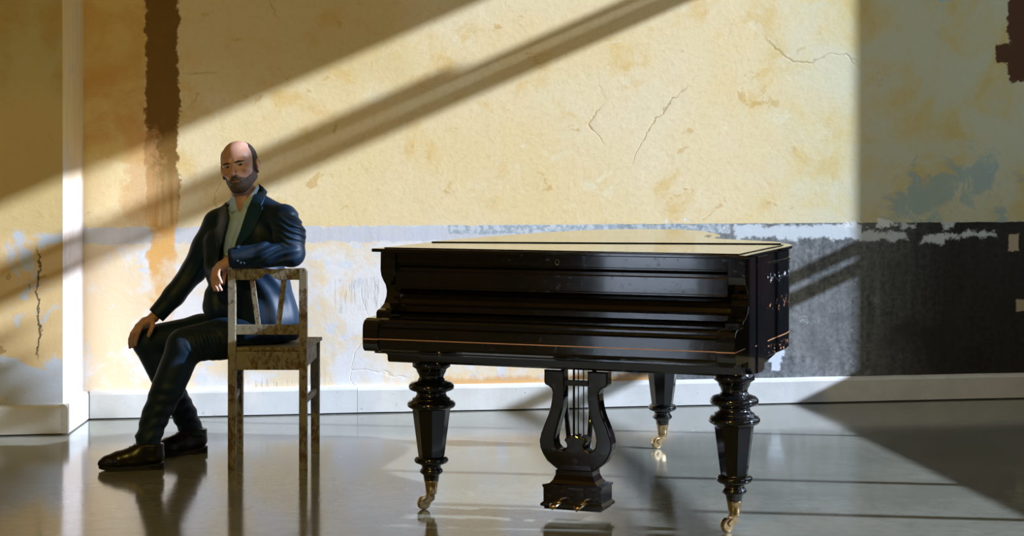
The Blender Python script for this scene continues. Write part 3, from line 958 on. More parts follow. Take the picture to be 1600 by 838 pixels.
def nets(f, lo, hi, h, B=4):
    lo = np.array(lo, float); hi = np.array(hi, float)
    nb_ = np.ceil((hi - lo) / (h * B)).astype(int)
    n = nb_ * B
    cc = [lo[i] + (np.arange(nb_[i]) + 0.5) * h * B - h / 2 for i in range(3)]
    G = np.stack(np.meshgrid(*cc, indexing='ij'), -1).reshape(-1, 3).astype(np.float32)
    dc = f(G)
    D = np.repeat(np.repeat(np.repeat(dc.reshape(nb_), B, 0), B, 1), B, 2).astype(np.float32)
    act = np.nonzero(np.abs(dc) < h * B * 1.7)[0]
    bi = np.stack(np.unravel_index(act, nb_), 1) * B
    off = np.stack(np.meshgrid(*[np.arange(B)] * 3, indexing='ij'), -1).reshape(-1, 3)
    idx = (bi[:, None, :] + off[None]).reshape(-1, 3)
    vals = np.empty(len(idx), np.float32)
    for s in range(0, len(idx), 400000):
        vals[s:s + 400000] = f((lo + idx[s:s + 400000] * h).astype(np.float32))
    D[idx[:, 0], idx[:, 1], idx[:, 2]] = vals
    ins = D < 0
    nx, ny, nz = D.shape
    c = np.zeros((nx - 1, ny - 1, nz - 1), np.int8)
    for i in (0, 1):
        for j in (0, 1):
            for k in (0, 1):
                c += ins[i:nx - 1 + i, j:ny - 1 + j, k:nz - 1 + k]
    A = np.argwhere((c > 0) & (c < 8))
    vid = np.full(c.shape, -1, np.int32); vid[A[:, 0], A[:, 1], A[:, 2]] = np.arange(len(A))
    corner = np.array([(i, j, k) for i in (0, 1) for j in (0, 1) for k in (0, 1)])
    cv = np.stack([D[A[:, 0] + q[0], A[:, 1] + q[1], A[:, 2] + q[2]] for q in corner], 1)
    acc = np.zeros((len(A), 3)); cnt = np.zeros(len(A))
    for a in range(8):
        for b in range(a + 1, 8):
            if np.abs(corner[a] - corner[b]).sum() != 1: continue
            va, vb = cv[:, a], cv[:, b]
            m = (va < 0) != (vb < 0)
            t = np.where(m, va / np.where(m, va - vb, 1), 0)
            acc += np.where(m[:, None], corner[a] + (corner[b] - corner[a]) * t[:, None], 0); cnt += m
    V = lo + (A + acc / np.maximum(cnt, 1)[:, None]) * h
    Q = []
    for ax in range(3):
        o1, o2 = (ax + 1) % 3, (ax + 2) % 3
        s0 = [slice(None)] * 3; s1 = [slice(None)] * 3
        s0[ax] = slice(0, -1); s1[ax] = slice(1, None)
        cr = ins[tuple(s0)] != ins[tuple(s1)]
        E = np.argwhere(cr)
        E = E[(E[:, o1] > 0) & (E[:, o2] > 0) & (E[:, o1] < D.shape[o1] - 1) & (E[:, o2] < D.shape[o2] - 1)]
        u = np.zeros(3, int); u[o1] = 1; w = np.zeros(3, int); w[o2] = 1
        c0 = E - u - w; c1 = E - w; c2 = E; c3 = E - u
        q = np.stack([vid[c_[:, 0], c_[:, 1], c_[:, 2]] for c_ in (c0, c1, c2, c3)], 1)
        fl = ~ins[E[:, 0], E[:, 1], E[:, 2]]
        q[fl] = q[fl][:, ::-1]
        Q.append(q)
    Q = np.concatenate(Q); Q = Q[(Q >= 0).all(1)]
    return V, Q


def topx(P):
    return 800 + F_PX * P[:, 0] / P[:, 1], HORIZ - F_PX * (P[:, 2] - CAM_H) / P[:, 1]


def in_poly(x, y, poly):
    r = np.zeros(len(x), bool); n = len(poly)
    for i in range(n):
        x0, y0 = poly[i]; x1, y1 = poly[(i + 1) % n]
        c_ = ((y0 > y) != (y1 > y))
        if y1 != y0: r ^= c_ & (x < (x1 - x0) * (y - y0) / (y1 - y0) + x0)
    return r


def poly_dist(x, y, poly):
    d = np.full(len(x), 1e9); n = len(poly)
    for i in range(n):
        a = np.array(poly[i]); b = np.array(poly[(i + 1) % n]); ab = b - a
        t = np.clip(((x - a[0]) * ab[0] + (y - a[1]) * ab[1]) / (ab @ ab), 0, 1)
        d = np.minimum(d, np.hypot(x - a[0] - t * ab[0], y - a[1] - t * ab[1]))
    return np.where(in_poly(x, y, poly), -d, d)


# ------------------------------------------------------------------ the man: frames and joints
man = empty('person', (-1.15, 8.02, 0), 0, 'bald bearded man in navy suit, seated sideways, arm over the chair back', 'person')
MO = Vector((-1.15, 8.02, 0))
Lx = np.array([0.72, -0.69, 0.0]); Fx = np.array([-0.69, -0.72, 0.0]); Zx = np.array([0, 0, 1.0])
lean = 0.10   # torso leans a little to the right of the picture
Zt = np.array([-0.10, 0.02, 1.0]); Zt /= np.linalg.norm(Zt)
TR = np.stack([Lx, Fx, Zx])       # torso frame rows: left, front, up

shL, shR = px(443, 343, 7.90), px(341, 351, 8.20)
elL, wrL = px(455, 396, 7.83), px(366, 403, 7.80)
elR, wrR = px(302, 424, 8.22), px(246, 491, 8.17)
hipL, hipR = px(408, 522, 8.00), px(398, 516, 8.20)
knL, knR = px(289, 540, 7.90), px(231, 533, 8.22)
anL, anR = px(230, 688, 7.84), px(298, 676, 8.25)
neck0, neck1 = px(386, 322, 8.08), px(379, 292, 8.07)

HO = px(374, 259, 8.05)
HF = np.array([-0.165, -0.98, 0.0]); HU = np.array([-0.20, 0.03, 0.98]); HU /= np.linalg.norm(HU)
HF = HF - HU * (HF @ HU); HF /= np.linalg.norm(HF); HXv = np.cross(HU, HF)
HR = np.stack([HXv, HF, HU])


def hloc(P): return (P - HO.astype(np.float32)) @ HR.T.astype(np.float32)
def hw(x, y, z): return HO + HXv * x + HF * y + HU * z


def head_sdf(q):
    d = ell(q, (0, -0.012, 0.026), (0.0775, 0.098, 0.086))
    d = smin(d, ell(q, (0, 0.022, -0.035), (0.060, 0.068, 0.075)), 0.03)
    d = smin(d, ell(q, (0, 0.048, -0.092), (0.032, 0.042, 0.030)), 0.022)          # chin, jaw
    for s in (-1, 1):
        d = smin(d, cap(q, (s * 0.058, 0.0, -0.060), (s * 0.022, 0.062, -0.102), 0.014, 0.013), 0.02)
        d = smin(d, ell(q, (s * 0.044, 0.062, -0.022), (0.021, 0.020, 0.017)), 0.016)  # cheek bones
        d = smin(d, cap(q, (s * 0.012, 0.083, 0.017), (s * 0.048, 0.070, 0.019), 0.0125, 0.010), 0.012)  # brow
    for s in (-1, 1):
        d = smax(d, -ell(q, (s * 0.031, 0.104, -0.001), (0.020, 0.027, 0.0140)), 0.008)  # sockets
        d = smax(d, -ell(q, (s * 0.034, 0.108, -0.040), (0.014, 0.022, 0.022)), 0.016)   # hollow beside the nose
        d = smin(d, ell(q, (s * 0.031, 0.066, 0.001), (0.0150, 0.0140, 0.0130)), 0.003)
        d = smin(d, cap(q, (s * 0.018, 0.0825, 0.0066), (s * 0.043, 0.0785, 0.0058), 0.0042), 0.003)   # upper lid
        d = smin(d, cap(q, (s * 0.019, 0.080, -0.0085), (s * 0.042, 0.076, -0.0080), 0.0032), 0.005)   # lower lid
    d = smin(d, cap(q, (0, 0.084, 0.012), (0, 0.116, -0.033), 0.0070, 0.0105), 0.007)    # nose
    d = smin(d, ell(q, (0, 0.118, -0.037), (0.0105, 0.011, 0.009)), 0.005)
    for s in (-1, 1):
        d = smin(d, ell(q, (s * 0.0140, 0.101, -0.041), (0.0070, 0.011, 0.0070)), 0.004)
        d = smax(d, -ell(q, (s * 0.006, 0.109, -0.049), (0.0035, 0.005, 0.003)), 0.002)
    d = smin(d, ell(q, (0, 0.080, -0.066), (0.028, 0.018, 0.020)), 0.010)                # mouth mound
    for s in (-1, 1):                                                                     # ears
        e = ell(q, (s * 0.0845, -0.012, -0.008), (0.0095, 0.0185, 0.027))
        e = smin(e, ell(q, (s * 0.081, -0.004, -0.036), (0.0065, 0.010, 0.011)), 0.008)
        e = smax(e, -ell(q, (s * 0.0935, -0.006, -0.004), (0.0085, 0.011, 0.018)), 0.003)
        d = smin(d, e, 0.005)
    return d


def neck_sdf(P):
    d = cap(P, neck0, neck1, 0.062, 0.056)
    return smin(d, cap(P, px(384, 345, 8.10), neck0, 0.085, 0.064), 0.02)


# hands
def finger(P, pts, r0, r1, k=0.004):
    n = len(pts); rs = [r0 + (r1 - r0) * i / (n - 1) for i in range(n)]
    return chain(P, pts, rs, k)


LHAND = dict(
    palm=[(px(356, 410, 7.80), px(346, 415, 7.79), px(340.5, 419.5, 7.785)), (px(356, 411, 7.82), px(345, 416, 7.815), px(336.5, 422, 7.82))],
    fingers=[[px(342, 419, 7.775), px(340.6, 430.5, 7.77), px(345.6, 441.5, 7.775)],
             [px(339, 420, 7.79), px(336.6, 433, 7.785), px(340.5, 444, 7.785), px(345.5, 453, 7.79)],
             [px(336, 421.5, 7.812), px(333.6, 434, 7.81), px(336.5, 446, 7.81), px(340.5, 454, 7.812)],
             [px(334, 424, 7.832), px(331.8, 436, 7.833), px(333.2, 446, 7.833), px(335.5, 453.5, 7.833)]],
    thumb=[px(351, 413, 7.80), px(351.5, 424, 7.83), px(350, 434, 7.835), px(348.8, 443, 7.83)])
RHAND = dict(
    palm=[(px(240, 496, 8.155), px(230, 502, 8.135), px(222, 507, 8.12)), (px(241, 498, 8.175), px(226, 503, 8.165), px(215, 510, 8.16))],
    fingers=[[px(222, 507, 8.115), px(216.5, 519, 8.105), px(213.0, 530, 8.115), px(211.8, 539, 8.125)],
             [px(218, 508, 8.135), px(210.5, 521, 8.125), px(207.8, 532, 8.135), px(207.0, 542, 8.15)],
             [px(215, 509.5, 8.155), px(207, 522, 8.150), px(203.6, 532, 8.165), px(203.2, 543, 8.18)],
             [px(213, 511, 8.18), px(206, 521, 8.18), px(202.6, 530, 8.195), px(202, 538, 8.21)]],
    thumb=[px(238, 501, 8.13), px(238.5, 509, 8.10), px(235, 518, 8.09), px(232.3, 524.5, 8.095)])


def hand_sdf(P, H):
    d = None
    for row in H['palm']:
        e = chain(P, row, (0.019, 0.019, 0.0135), 0.01)
        d = e if d is None else smin(d, e, 0.015)
    for i, fg in enumerate(H['fingers']):
        d = smin(d, finger(P, fg, 0.0100 if i < 3 else 0.0088, 0.0070 if i < 3 else 0.0062), 0.004)
    return smin(d, finger(P, H['thumb'], 0.0125, 0.0080), 0.006)


def body_hidden(P):   # coarse figure under the clothes
    d = cap(P, px(395, 365, 8.10), px(400, 500, 8.10), 0.10, 0.10)
    d = smin(d, cap(P, px(392, 350, 8.0), px(360, 352, 8.16), 0.05), 0.03)
    return d


def legs_hidden(P):
    d = smin(chain(P, [hipL + np.array([0, 0, 0.02]), knL, anL], (0.045, 0.040, 0.03)), chain(P, [hipR, knR, anR], (0.05, 0.040, 0.03)), 0.02)
    d = smin(d, cap(P, px(400, 500, 8.10), px(403, 516, 8.10), 0.09), 0.03)
    d = smin(d, chain(P, [shR, elR, wrR], (0.045, 0.035, 0.024)), 0.02)
    return smin(d, chain(P, [shL, elL, wrL], (0.045, 0.036, 0.026)), 0.02)


def rel(V): return V - np.array(MO)


parts = []
lo, hi = HO - 0.16, HO + 0.16; lo[2] = HO[2] - 0.26
parts.append(nets(lambda P: smin(head_sdf(hloc(P)), neck_sdf(P), 0.018), lo, hi, 0.0022))
for H, W, E in ((LHAND, wrL, elL), (RHAND, wrR, elR)):
    pts = np.array([p for fgr in H['fingers'] for p in fgr] + [W])
    st = np.array(H['palm'][0][0]); aw = (np.array(E) - W); aw /= np.linalg.norm(aw)
    fn = lambda P, H=H, st=st, W=W, aw=aw: smin(hand_sdf(P, H), cap(P, st, W + aw * 0.03, 0.021, 0.026), 0.014)
    parts.append(nets(fn, pts.min(0) - 0.07, pts.max(0) + 0.07, 0.0017))
parts.append(nets(lambda P: smin(body_hidden(P), legs_hidden(P), 0.03), (-1.95, 7.6, 0.03), (-0.85, 8.5, 1.2), 0.010))
VV, QQ, o_ = [], [], 0
for V, Q in parts:
    VV.append(V); QQ.append(Q + o_); o_ += len(V)
body = mk_np('body', rel(np.concatenate(VV)), np.concatenate(QQ), M['skin'], man)


# hair and beard: shells grown over the head surface
def nz3(q, s, a):
    x, y, z = q[:, 0] * s, q[:, 1] * s, q[:, 2] * s
    return a * (np.sin(x * 1.7 + 2 * np.sin(y * 1.3 + z)) + np.sin(y * 2.3 + 1.7 * np.sin(z * 1.9 + x)) + np.sin(z * 2.9 + 1.5 * np.sin(x * 2.1))) / 3


def hair_sdf(P):
    q = hloc(P)
    x, y, z = q.T
    ax = np.abs(x)
    # bald crown: keep the sides and back only
    keep = smax(smax(y - (0.020 - 0.12 * (z - 0.02)), (z - 0.082 + 0.45 * np.maximum(y, -0.05)), 0.01), -(ax - 0.045 + 0.9 * np.maximum(-y - 0.02, 0)), 0.01)
    low = -(z + 0.030 + 0.35 * np.maximum(-y, 0))
    keep = smax(keep, low, 0.006)
    ear = -ell(q * np.array([1, 1, 1], np.float32), (0.083, -0.010, -0.008), (0.016, 0.024, 0.034)) if False else -1.0
    d = head_sdf(q) - 0.0036 - nz3(q, 260, 0.0008)
    d = smax(d, keep, 0.004)
    for s in (-1, 1):
        d = smax(d, -(ell(q, (s * 0.088, -0.010, -0.016), (0.018, 0.026, 0.042))), 0.002)
    return d


def beard_sdf(P):
    q = hloc(P)
    x, y, z = q.T
    ax = np.abs(x)
    top = z - (-0.072 + 0.55 * np.maximum(ax - 0.022, 0) + 22 * np.maximum(ax - 0.045, 0) ** 2)   # upper edge climbs to the sideburns
    top = np.minimum(top, smax(smax(z + 0.049 + 0.25 * ax, ax - 0.036, 0.004), y - 0.1045, 0.003))                  # moustache
    top = np.minimum(top, smax(smax(z + 0.010, -(ax - 0.062), 0.004), y - 0.022, 0.004))
    back = -(y + 0.004)
    under = -(z + 0.128)
    keep = smax(smax(top, back, 0.004), under, 0.004)
    d = head_sdf(q) - 0.0030 - nz3(q, 300, 0.0010)
    d = smax(d, keep, 0.003)
    mouth = ell(q, (0, 0.095, -0.0720), (0.021, 0.03, 0.0052))
    d = smax(d, -mouth, 0.002)
    for s in (-1, 1):
        d = smax(d, -(ell(q, (s * 0.088, -0.012, -0.016), (0.016, 0.022, 0.040))), 0.002)
    return d


V, Q = nets(hair_sdf, HO - 0.15, HO + 0.15, 0.002)
mk_np('hair', rel(V), Q, M['hair'], man)
V, Q = nets(beard_sdf, HO - 0.15, HO + 0.15, 0.002)
mk_np('beard', rel(V), Q, M['beard'], man)
V, Q = nets(lambda P: smin(ell(hloc(P), (0, 0.0960, -0.0690), (0.019, 0.0050, 0.0026)), ell(hloc(P), (0, 0.0955, -0.0742), (0.016, 0.0055, 0.0032)), 0.001), HO - 0.13, HO + 0.13, 0.0013)
mk_np('lips', rel(V), Q, M['lip'], man)
for s in (-1, 1):
    V, Q = nets(lambda P: chain(hloc(P), [(s * 0.013, 0.0945, 0.0125), (s * 0.029, 0.0900, 0.0155), (s * 0.049, 0.0790, 0.0125)], (0.0028, 0.0038, 0.0019), 0.002), HO - 0.11, HO + 0.11, 0.0015)
    mk_np('eyebrow', rel(V), Q, M['hair'], man)
    c = hw(s * 0.031, 0.0722, 0.0000)
    bm = bmesh.new(); bmesh.ops.create_uvsphere(bm, u_segments=20, v_segments=12, radius=0.0125, matrix=Matrix.Translation(Vector(rel(c))))
    eye = from_bm('eye', bm, M['eye'], man, True)
    c = hw(s * 0.031 + 0.0020, 0.0788, 0.0000)
    bm = bmesh.new(); bmesh.ops.create_uvsphere(bm, u_segments=16, v_segments=10, radius=0.0066, matrix=Matrix.Translation(Vector(rel(c))))
    from_bm('iris', bm, M['iris'], eye, True)


# shirt
def torso(P, g):
    d = ell(P, px(392, 368, 8.07), (0.178 + g, 0.112 + g, 0.17 + g), TR)
    d = smin(d, ell(P, px(396, 440, 8.06), (0.155 + g, 0.112 + g, 0.19 + g), TR), 0.05)
    d = smin(d, ell(P, px(404, 500, 8.07), (0.175 + g, 0.135 + g, 0.12 + g), TR), 0.05)
    d = smin(d, cap(P, px(408, 327, 8.02), shL, 0.050 + g, 0.050 + g), 0.04)
    d = smin(d, cap(P, px(368, 331, 8.16), shR, 0.048 + g, 0.050 + g), 0.04)
    return d


def shirt_sdf(P, carve=True):
    d = torso(P, -0.004)
    d = smin(d, smax(cap(P, neck0, neck1, 0.069, 0.066), P[:, 2] - (px(0, 305, 8.05)[2] + 0.1 * (P[:, 0] + 1.2)), 0.004), 0.012)
    ppx, ppy = topx(P)
    d = d + 0.0012 * np.sin(ppx * 0.55 + ppy * 0.16) + 0.0010 * np.sin(ppy * 0.22 - ppx * 0.2)
    # V of the open collar
    v = poly_dist(ppx, ppy, [(364, 300), (372, 329), (375, 333), (381, 320), (402, 292), (395, 270), (360, 280)]) / 348.0
    v = np.where(P[:, 1] < 8.04, v, 1.0).astype(np.float32)
    return smax(d, -v, 0.003) if carve else d


V, Q = nets(shirt_sdf, (-1.55, 7.75, 0.6), (-0.95, 8.4, 1.25), 0.0045)
mk_np('shirt', rel(V), Q, M['shirt'], man)

V_OPEN = [(349, 300), (351, 322), (357, 338), (353, 352), (347, 376), (341, 402), (338, 424), (350, 436), (362, 420), (367, 386), (376, 358), (388, 326), (405, 288), (395, 270), (360, 280)]


def jacket_sdf(P, carve=True):
    ppx, ppy = topx(P)
    d = torso(P, 0.010)
    # skirts over the seat and the front panel hanging towards the thigh
    d = smin(d, cap(P, px(430, 455, 8.05), px(434, 512, 8.07), 0.075, 0.098), 0.06)
    d = smin(d, cap(P, px(352, 430, 8.02), px(345, 478, 8.03), 0.060, 0.085), 0.05)
    d = smin(d, cap(P, px(338, 380, 8.14), px(345, 430, 8.10), 0.060, 0.07), 0.05)
    d = smax(d, (SEAT_Z + 0.004) - P[:, 2], 0.01)
    # collar stand behind the neck
    d = smin(d, smax(cap(P, px(390, 330, 8.10), px(392, 300, 8.12), 0.078, 0.070), P[:, 2] - (px(0, 300, 8.05)[2] + 0.25 * (P[:, 0] + 1.13)), 0.006), 0.02)
    v = poly_dist(ppx, ppy, V_OPEN) / 348.0
    v = np.where(P[:, 1] < 8.10, v, 1.0).astype(np.float32)
    if carve: d = smax(d, -v, 0.004)
    # folds in the body
    d = d + 0.0035 * np.sin(ppx * 0.20 - ppy * 0.10 + 1.5 * np.sin(ppy * 0.05)) * np.clip((ppy - 330) / 60, 0, 1)
    # sleeves
    sl = chain(P, [shL, px(452, 368, 7.86), elL], (0.068, 0.066, 0.058), 0.03)
    sl = smin(sl, chain(P, [elL, px(415, 398, 7.81), wrL], (0.060, 0.052, 0.046), 0.02), 0.015)
    fold = 0.0075 * np.sin((ppy - 0.55 * ppx) * 0.62 + 1.2 * np.sin(ppx * 0.15)) * np.clip(1 - np.hypot(ppx - 455, ppy - 356) / 34, 0, 1)
    fold += 0.0080 * np.sin((ppy + 0.38 * ppx) * 0.42 + 0.8 * np.sin(ppx * 0.09)) * np.clip(1 - np.hypot((ppx - 425) / 1.7, ppy - 398) / 30, 0, 1)
    sl = sl + fold
    sr = chain(P, [shR, px(322, 388, 8.21), elR], (0.070, 0.064, 0.056), 0.03)
    sr = smin(sr, chain(P, [elR, px(272, 462, 8.19), wrR], (0.057, 0.048, 0.042), 0.02), 0.015)
    sr = sr + 0.0045 * np.sin((ppx + ppy * 0.5) * 0.3) * np.clip(1 - np.hypot(ppx - 305, ppy - 415) / 50, 0, 1)
    # flat cuffs
    aL = (wrL - px(415, 398, 7.81)); aL /= np.linalg.norm(aL)
    aR = (wrR - px(272, 462, 8.19)); aR /= np.linalg.norm(aR)
    sl = smax(sl, (P - wrL.astype(np.float32)) @ aL.astype(np.float32) - 0.024, 0.003)
    sr = smax(sr, (P - wrR.astype(np.float32)) @ aR.astype(np.float32) - 0.010, 0.003)
    d = smin(d, sl, 0.014); d = smin(d, sr, 0.022)
    # rest on the chair rail, never through it
    rail = np.maximum(np.maximum(np.abs(P[:, 1] - CY) - 0.024, P[:, 2] - (zt + 0.001)), np.maximum(P[:, 0] - (xr - 1.07 + 0.022), (xl - 1.07 - 0.022) - P[:, 0]))
    return smax(d, -rail, 0.004)


V, Q = nets(jacket_sdf, (-1.75, 7.66, 0.48), (-0.83, 8.42, 1.26), 0.0042)
mk_np('jacket', rel(V), Q, M['jacket'], man)


def patch(name, poly, sdf, off, thick, mat, parent, y0=7.5, step=2.2):
    """thin cloth patch laid on a surface: outline given where it lies on the garment"""
    dens = []
    n = len(poly)
    for i in range(n):
        a = np.array(poly[i], float); b = np.array(poly[(i + 1) % n], float)
        m = max(1, int(np.linalg.norm(b - a) / step))
        dens += [tuple(a + (b - a) * k / m) for k in range(m)]
    P2 = np.array(dens)
    gx, gy = np.meshgrid(np.arange(P2[:, 0].min(), P2[:, 0].max(), step), np.arange(P2[:, 1].min(), P2[:, 1].max(), step))
    gx, gy = gx.ravel(), gy.ravel()
    inn = poly_dist(gx, gy, dens) < -step * 0.4
    pts = [Vector(p) for p in dens] + [Vector((a, b)) for a, b in zip(gx[inn], gy[inn])]
    m = len(dens)
    vo, eo, fo, *_ = delaunay_2d_cdt(pts, [(i, (i + 1) % m) for i in range(m)], [], 1, 1e-5)
    A = np.array([(v.x, v.y) for v in vo])
    d = np.stack([(A[:, 0] - 800) / F_PX, np.ones(len(A)), -(A[:, 1] - HORIZ) / F_PX], 1)
    t = np.full(len(A), y0)
    org = np.array([0, 0, CAM_H])
    for _ in range(90):
        s = sdf((org + d * t[:, None]).astype(np.float32)) - off
        t += s * 0.7
    miss = sdf((org + d * t[:, None]).astype(np.float32)) - off > 0.006
    if miss.any() and (~miss).any():
        H = A[~miss]; th = t[~miss]
        for i in np.nonzero(miss)[0]:
            t[i] = th[np.argmin(((H - A[i]) ** 2).sum(1))]
    T0 = org + d * t[:, None]; T1 = org + d * (t + thick)[:, None]
    V = np.concatenate([T0, T1]) - np.array(MO)
    k = len(A)
    Fc = [tuple(f) for f in fo] + [tuple(i + k for i in f[::-1]) for f in fo]
    bnd = {}
    for f in fo:
        for i in range(len(f)):
            a, b = f[i], f[(i + 1) % len(f)]
            bnd[(a, b)] = 1
    for (a, b) in list(bnd):
        if (b, a) not in bnd: Fc.append((b, a, a + k, b + k))
    return mk(name, V, Fc, mat, parent, True)


jk = bpy.data.objects['jacket']; sh = bpy.data.objects['shirt']
patch('lapel', [(404, 287), (412, 293), (418, 300), (413, 312), (408, 322), (411, 324), (406, 340), (393, 366), (372, 388), (367.5, 388), (376, 358), (386.5, 326), (396, 306)], lambda P: jacket_sdf(P, False), 0.0045, 0.012, M['lapel'], jk)
patch('lapel', [(352, 316), (343, 330), (338, 345), (340, 352), (336, 358), (337, 378), (341, 398), (348.5, 376), (354.5, 352), (358, 338), (354, 322)], lambda P: jacket_sdf(P, False), 0.004, 0.012, M['jacket'], jk)
col_sdf = lambda P: np.minimum(shirt_sdf(P, False), cap(P, neck0, neck1, 0.071, 0.070))
patch('collar', [(362, 309), (355, 316), (353.5, 322), (358.5, 331), (362, 333), (371, 328.5), (367, 318)], col_sdf, 0.005, 0.008, M['shirt'], sh)
patch('collar', [(404, 288), (396, 299), (388, 309), (380.5, 319), (386, 326), (391, 321), (398, 308), (405, 294)], col_sdf, 0.005, 0.008, M['shirt'], sh)
patch('placket', [(373, 331), (365, 350), (357, 375), (349, 405), (356, 407), (364, 377), (371, 352), (379, 332)], shirt_sdf, 0.0022, 0.005, M['shirt'], sh)
patch('pocket_flap', [(300, 300), (302, 300), (302, 302)], jacket_sdf, 0.003, 0.01, M['jacket'], jk) if False else None


def button(x, y, sdf, r, mat, parent, off=0.003):
    d = np.array([[(x - 800) / F_PX, 1.0, -(y - HORIZ) / F_PX]]); t = 7.5
    for _ in range(80): t += float(sdf((np.array([[0, 0, CAM_H]]) + d * t).astype(np.float32))[0] - off) * 0.7
    p = (np.array([0, 0, CAM_H]) + d[0] * t) - np.array(MO)
    bm = bmesh.new(); bmesh.ops.create_uvsphere(bm, u_segments=12, v_segments=8, radius=r)
    bmesh.ops.scale(bm, vec=(1, 0.5, 1), verts=bm.verts); bmesh.ops.translate(bm, vec=Vector(p), verts=bm.verts)
    from_bm('button', bm, mat, parent, True)


for (x, y) in ((369, 342), (361.5, 369), (353.5, 398)): button(x, y, shirt_sdf, 0.0050, M['button'], sh, 0.005)
for (x, y) in ((370.5, 408), (375.5, 411), (381, 411.5)): button(x, y, jacket_sdf, 0.0055, M['bdark'], jk)


# trousers
def trousers_sdf(P):
    ppx, ppy = topx(P)
    L = chain(P, [hipL, px(345, 530, 7.93), knL], (0.100, 0.086, 0.080), 0.03)
    L = smin(L, chain(P, [px(287, 546, 7.90), px(262, 608, 7.88), px(241, 655, 7.86), px(232, 686, 7.84), px(229, 712, 7.84)], (0.077, 0.072, 0.059, 0.054, 0.054), 0.008), 0.02)
    L = L + 0.0060 * np.sin((ppx - ppy * 0.55) * 0.50 + np.sin(ppy * 0.2)) * np.clip(1 - np.hypot((ppx - 325), (ppy - 538) * 1.3) / 42, 0, 1)
    R = chain(P, [hipR, px(315, 520, 8.20), knR], (0.095, 0.080, 0.070), 0.03)
    R = smin(R, chain(P, [px(233, 537, 8.22), px(262, 600, 8.24), px(287, 645, 8.25), px(301, 678, 8.25), px(306, 700, 8.25)], (0.070, 0.062, 0.056, 0.053, 0.053), 0.008), 0.02)
    wr = 0.0022 * np.sin(ppy * 0.35 + ppx * 0.12 + 1.5 * np.sin(ppx * 0.11)) * np.clip((ppy - 580) / 40, 0, 1)
    L = L + wr; R = R + wr
    d = smin(L, R, 0.015)
    d = smin(d, ell(P, px(405, 512, 8.08), (0.165, 0.135, 0.10), TR), 0.04)
    # hems, seat and slack folds
    d = smax(d, 0.078 - P[:, 2], 0.004)
    q = P
    seat = np.maximum(np.maximum(q[:, 2] - (SEAT_Z + 0.002), q[:, 0] - (-0.84)), np.maximum(-1.248 - q[:, 0], np.abs(q[:, 1] - 8.06) - 0.30))
    return smax(d, -seat, 0.006)


V, Q = nets(trousers_sdf, (-1.85, 7.70, 0.05), (-0.85, 8.42, 0.80), 0.005)
mk_np('trousers', rel(V), Q, M['trousers'], man)


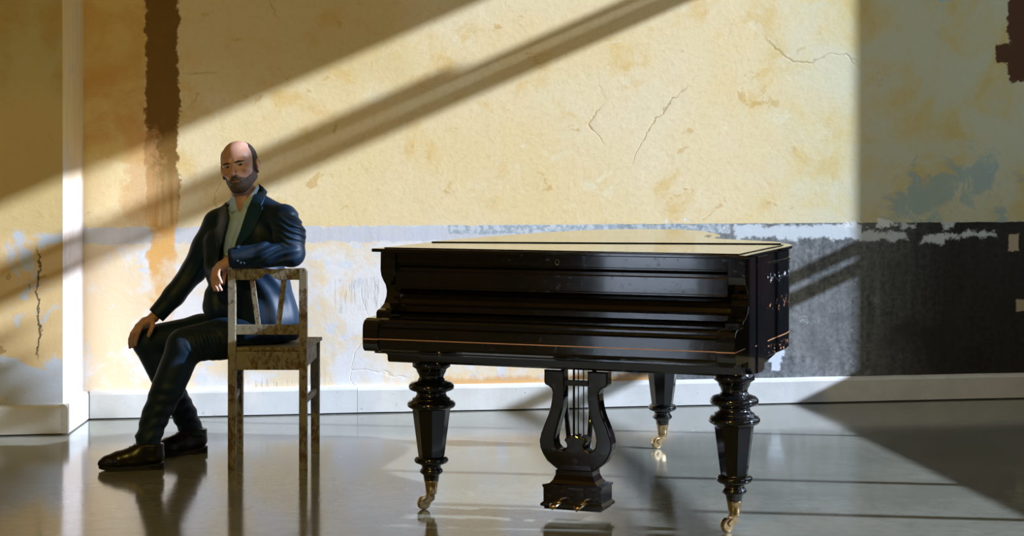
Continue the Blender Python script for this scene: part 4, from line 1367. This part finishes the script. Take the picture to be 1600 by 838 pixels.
# shoes
def shoe(heel, toe_dir, ank, sfx):
    heel = np.array(heel); t = np.array(toe_dir, float); t /= np.linalg.norm(t)
    s = np.array([-t[1], t[0], 0.0]); u = np.array([0, 0, 1.0])
    def W(a, b, c): return heel + t * a + s * b + u * c
    def f(P):
        d = chain(P, [W(0.036, 0, 0.060), W(0.12, 0, 0.050), W(0.195, 0, 0.042), W(0.245, 0, 0.034), W(0.268, 0, 0.029)], (0.036, 0.037, 0.039, 0.028, 0.017), 0.02)
        d = smin(d, cap(P, W(0.045, 0, 0.115), W(0.155, 0, 0.062), 0.040, 0.030), 0.02)
        d = smin(d, cap(P, W(0.040, 0, 0.06), W(0.042, 0, 0.125), 0.036, 0.040), 0.01)
        d = smax(d, 0.022 - P[:, 2], 0.003)
        return smax(d, P[:, 2] - 0.112, 0.004)
    V, Q = nets(f, heel - np.array([0.33, 0.33, 0.01]), heel + np.array([0.33, 0.33, 0.16]), 0.004)
    so = mk_np('shoe', rel(V), Q, M['shoe'], man)
    # sole with separate heel block
    ol = [(0.0, 0.0), (0.006, 0.022), (0.03, 0.034), (0.08, 0.032), (0.13, 0.034), (0.19, 0.043), (0.235, 0.036), (0.265, 0.020), (0.281, 0.0)]
    ol = ol + [(a, -b) for a, b in ol[::-1][1:-1]]
    ring = catmull(ol, 4)
    def slab(nm, pts, za, zb_):
        V = [rel(W(a, b, z(a) if callable(z) else z)) for z in (za, zb_) for a, b in pts]
        n = len(pts)
        Fc = [tuple(range(n)), tuple(range(n, 2 * n))[::-1]] + [(i, n + i, n + (i + 1) % n, (i + 1) % n) for i in range(n)]
        mk(nm, V, Fc, M['sole'], so)
    lift = lambda a: 0.004 + 0.012 * max(0, 1 - a / 0.12) + 0.010 * max(0, (a - 0.20) / 0.08) ** 2 if a < 0.3 else 0.0
    slab('sole', ring, lambda a: lift(a) - 0.004, lambda a: lift(a) + 0.014)
    hp = [(a, b) for a, b in ring if a < 0.075]
    hp.sort(key=lambda q: atan2(q[1], q[0] - 0.04))
    slab('shoe_heel', hp, 0.0, 0.020)
    for i in range(5):
        a = 0.085 + i * 0.020
        zc = 0.131 - (a - 0.09) * 0.52
        tube('shoe_lace', [rel(W(a, 0.020, zc - 0.012)), rel(W(a + 0.004, 0.0, zc)), rel(W(a + 0.002, -0.020, zc - 0.012))], 0.0024, M['lace'], so, 6)
    for sg in (-1, 1):
        tube('shoe_lace', [rel(W(0.096, 0, 0.136)), rel(W(0.112, 0.012 * sg, 0.156)), rel(W(0.126, 0.022 * sg, 0.148)), rel(W(0.118, 0.020 * sg, 0.128)), rel(W(0.098, 0, 0.134))], 0.0020, M['lace'], so, 6)
    return so


h1 = px(257, 733, 7.83); h1[2] = 0
shoe(h1, (-0.98, -0.18, 0), anL, 'a')
h2 = px(323, 705, 8.28); h2[2] = 0
shoe(h2, (-0.82, -0.57, 0), anR, 'b')


# ------------------------------------------------------------------ unseen leafy blocker added to shade the foot of the projecting wall
leafm = mat_plain('shade_leaf_green', (0.05, 0.10, 0.03), 0.6)
br = empty('shade_branch', (6.2, 7.7, 4.2), 0, 'unseen leafy light blocker added outside the first tall window', 'branch')
tb = -np.array(sd) / np.linalg.norm(np.array(sd)[:2])   # towards the sun, unit horizontal length
cl = []
for (x, y, r) in ((-62, 560, 0.04), (-48, 600, 0.052), (-26, 636, 0.064), (8, 670, 0.070), (36, 700, 0.055), (-60, 690, 0.07), (-80, 630, 0.05), (-10, 660, 0.06)):
    cl.append((px(x, y, 8.8) + tb * 8.0, r))
V, Fc = [], []
rnd = random.Random(4)
for c, r in cl:
    for _ in range(int(2600 * r)):
        u = Vector((rnd.gauss(0, 1), rnd.gauss(0, 1), rnd.gauss(0, 1))).normalized() * r * rnd.random() ** 0.4
        a = Vector((rnd.gauss(0, 1), rnd.gauss(0, 1), rnd.gauss(0, 1))).normalized() * 0.028
        b = a.cross(Vector((rnd.gauss(0, 1), rnd.gauss(0, 1), rnd.gauss(0, 1)))).normalized() * 0.018
        p = Vector(c) + u - Vector((6.2, 7.7, 4.2)); k = len(V)
        V += [p - a, p + b, p + a, p - b]; Fc.append((k, k + 1, k + 2, k + 3))
lv_ = mk('shade_leaves', V, Fc, leafm, br); lv_['kind'] = 'stuff'
root = Vector(cl[1][0]) - Vector((6.2, 7.7, 4.2))
tube('shade_twig', [root + Vector((0.9, -2.2, 1.2)), root + Vector((0.3, -0.8, 0.5)), root, Vector(cl[2][0]) - Vector((6.2, 7.7, 4.2))], [0.04, 0.03, 0.02, 0.008], mat_plain('shade_bark', (0.08, 0.05, 0.03), 0.8), br)
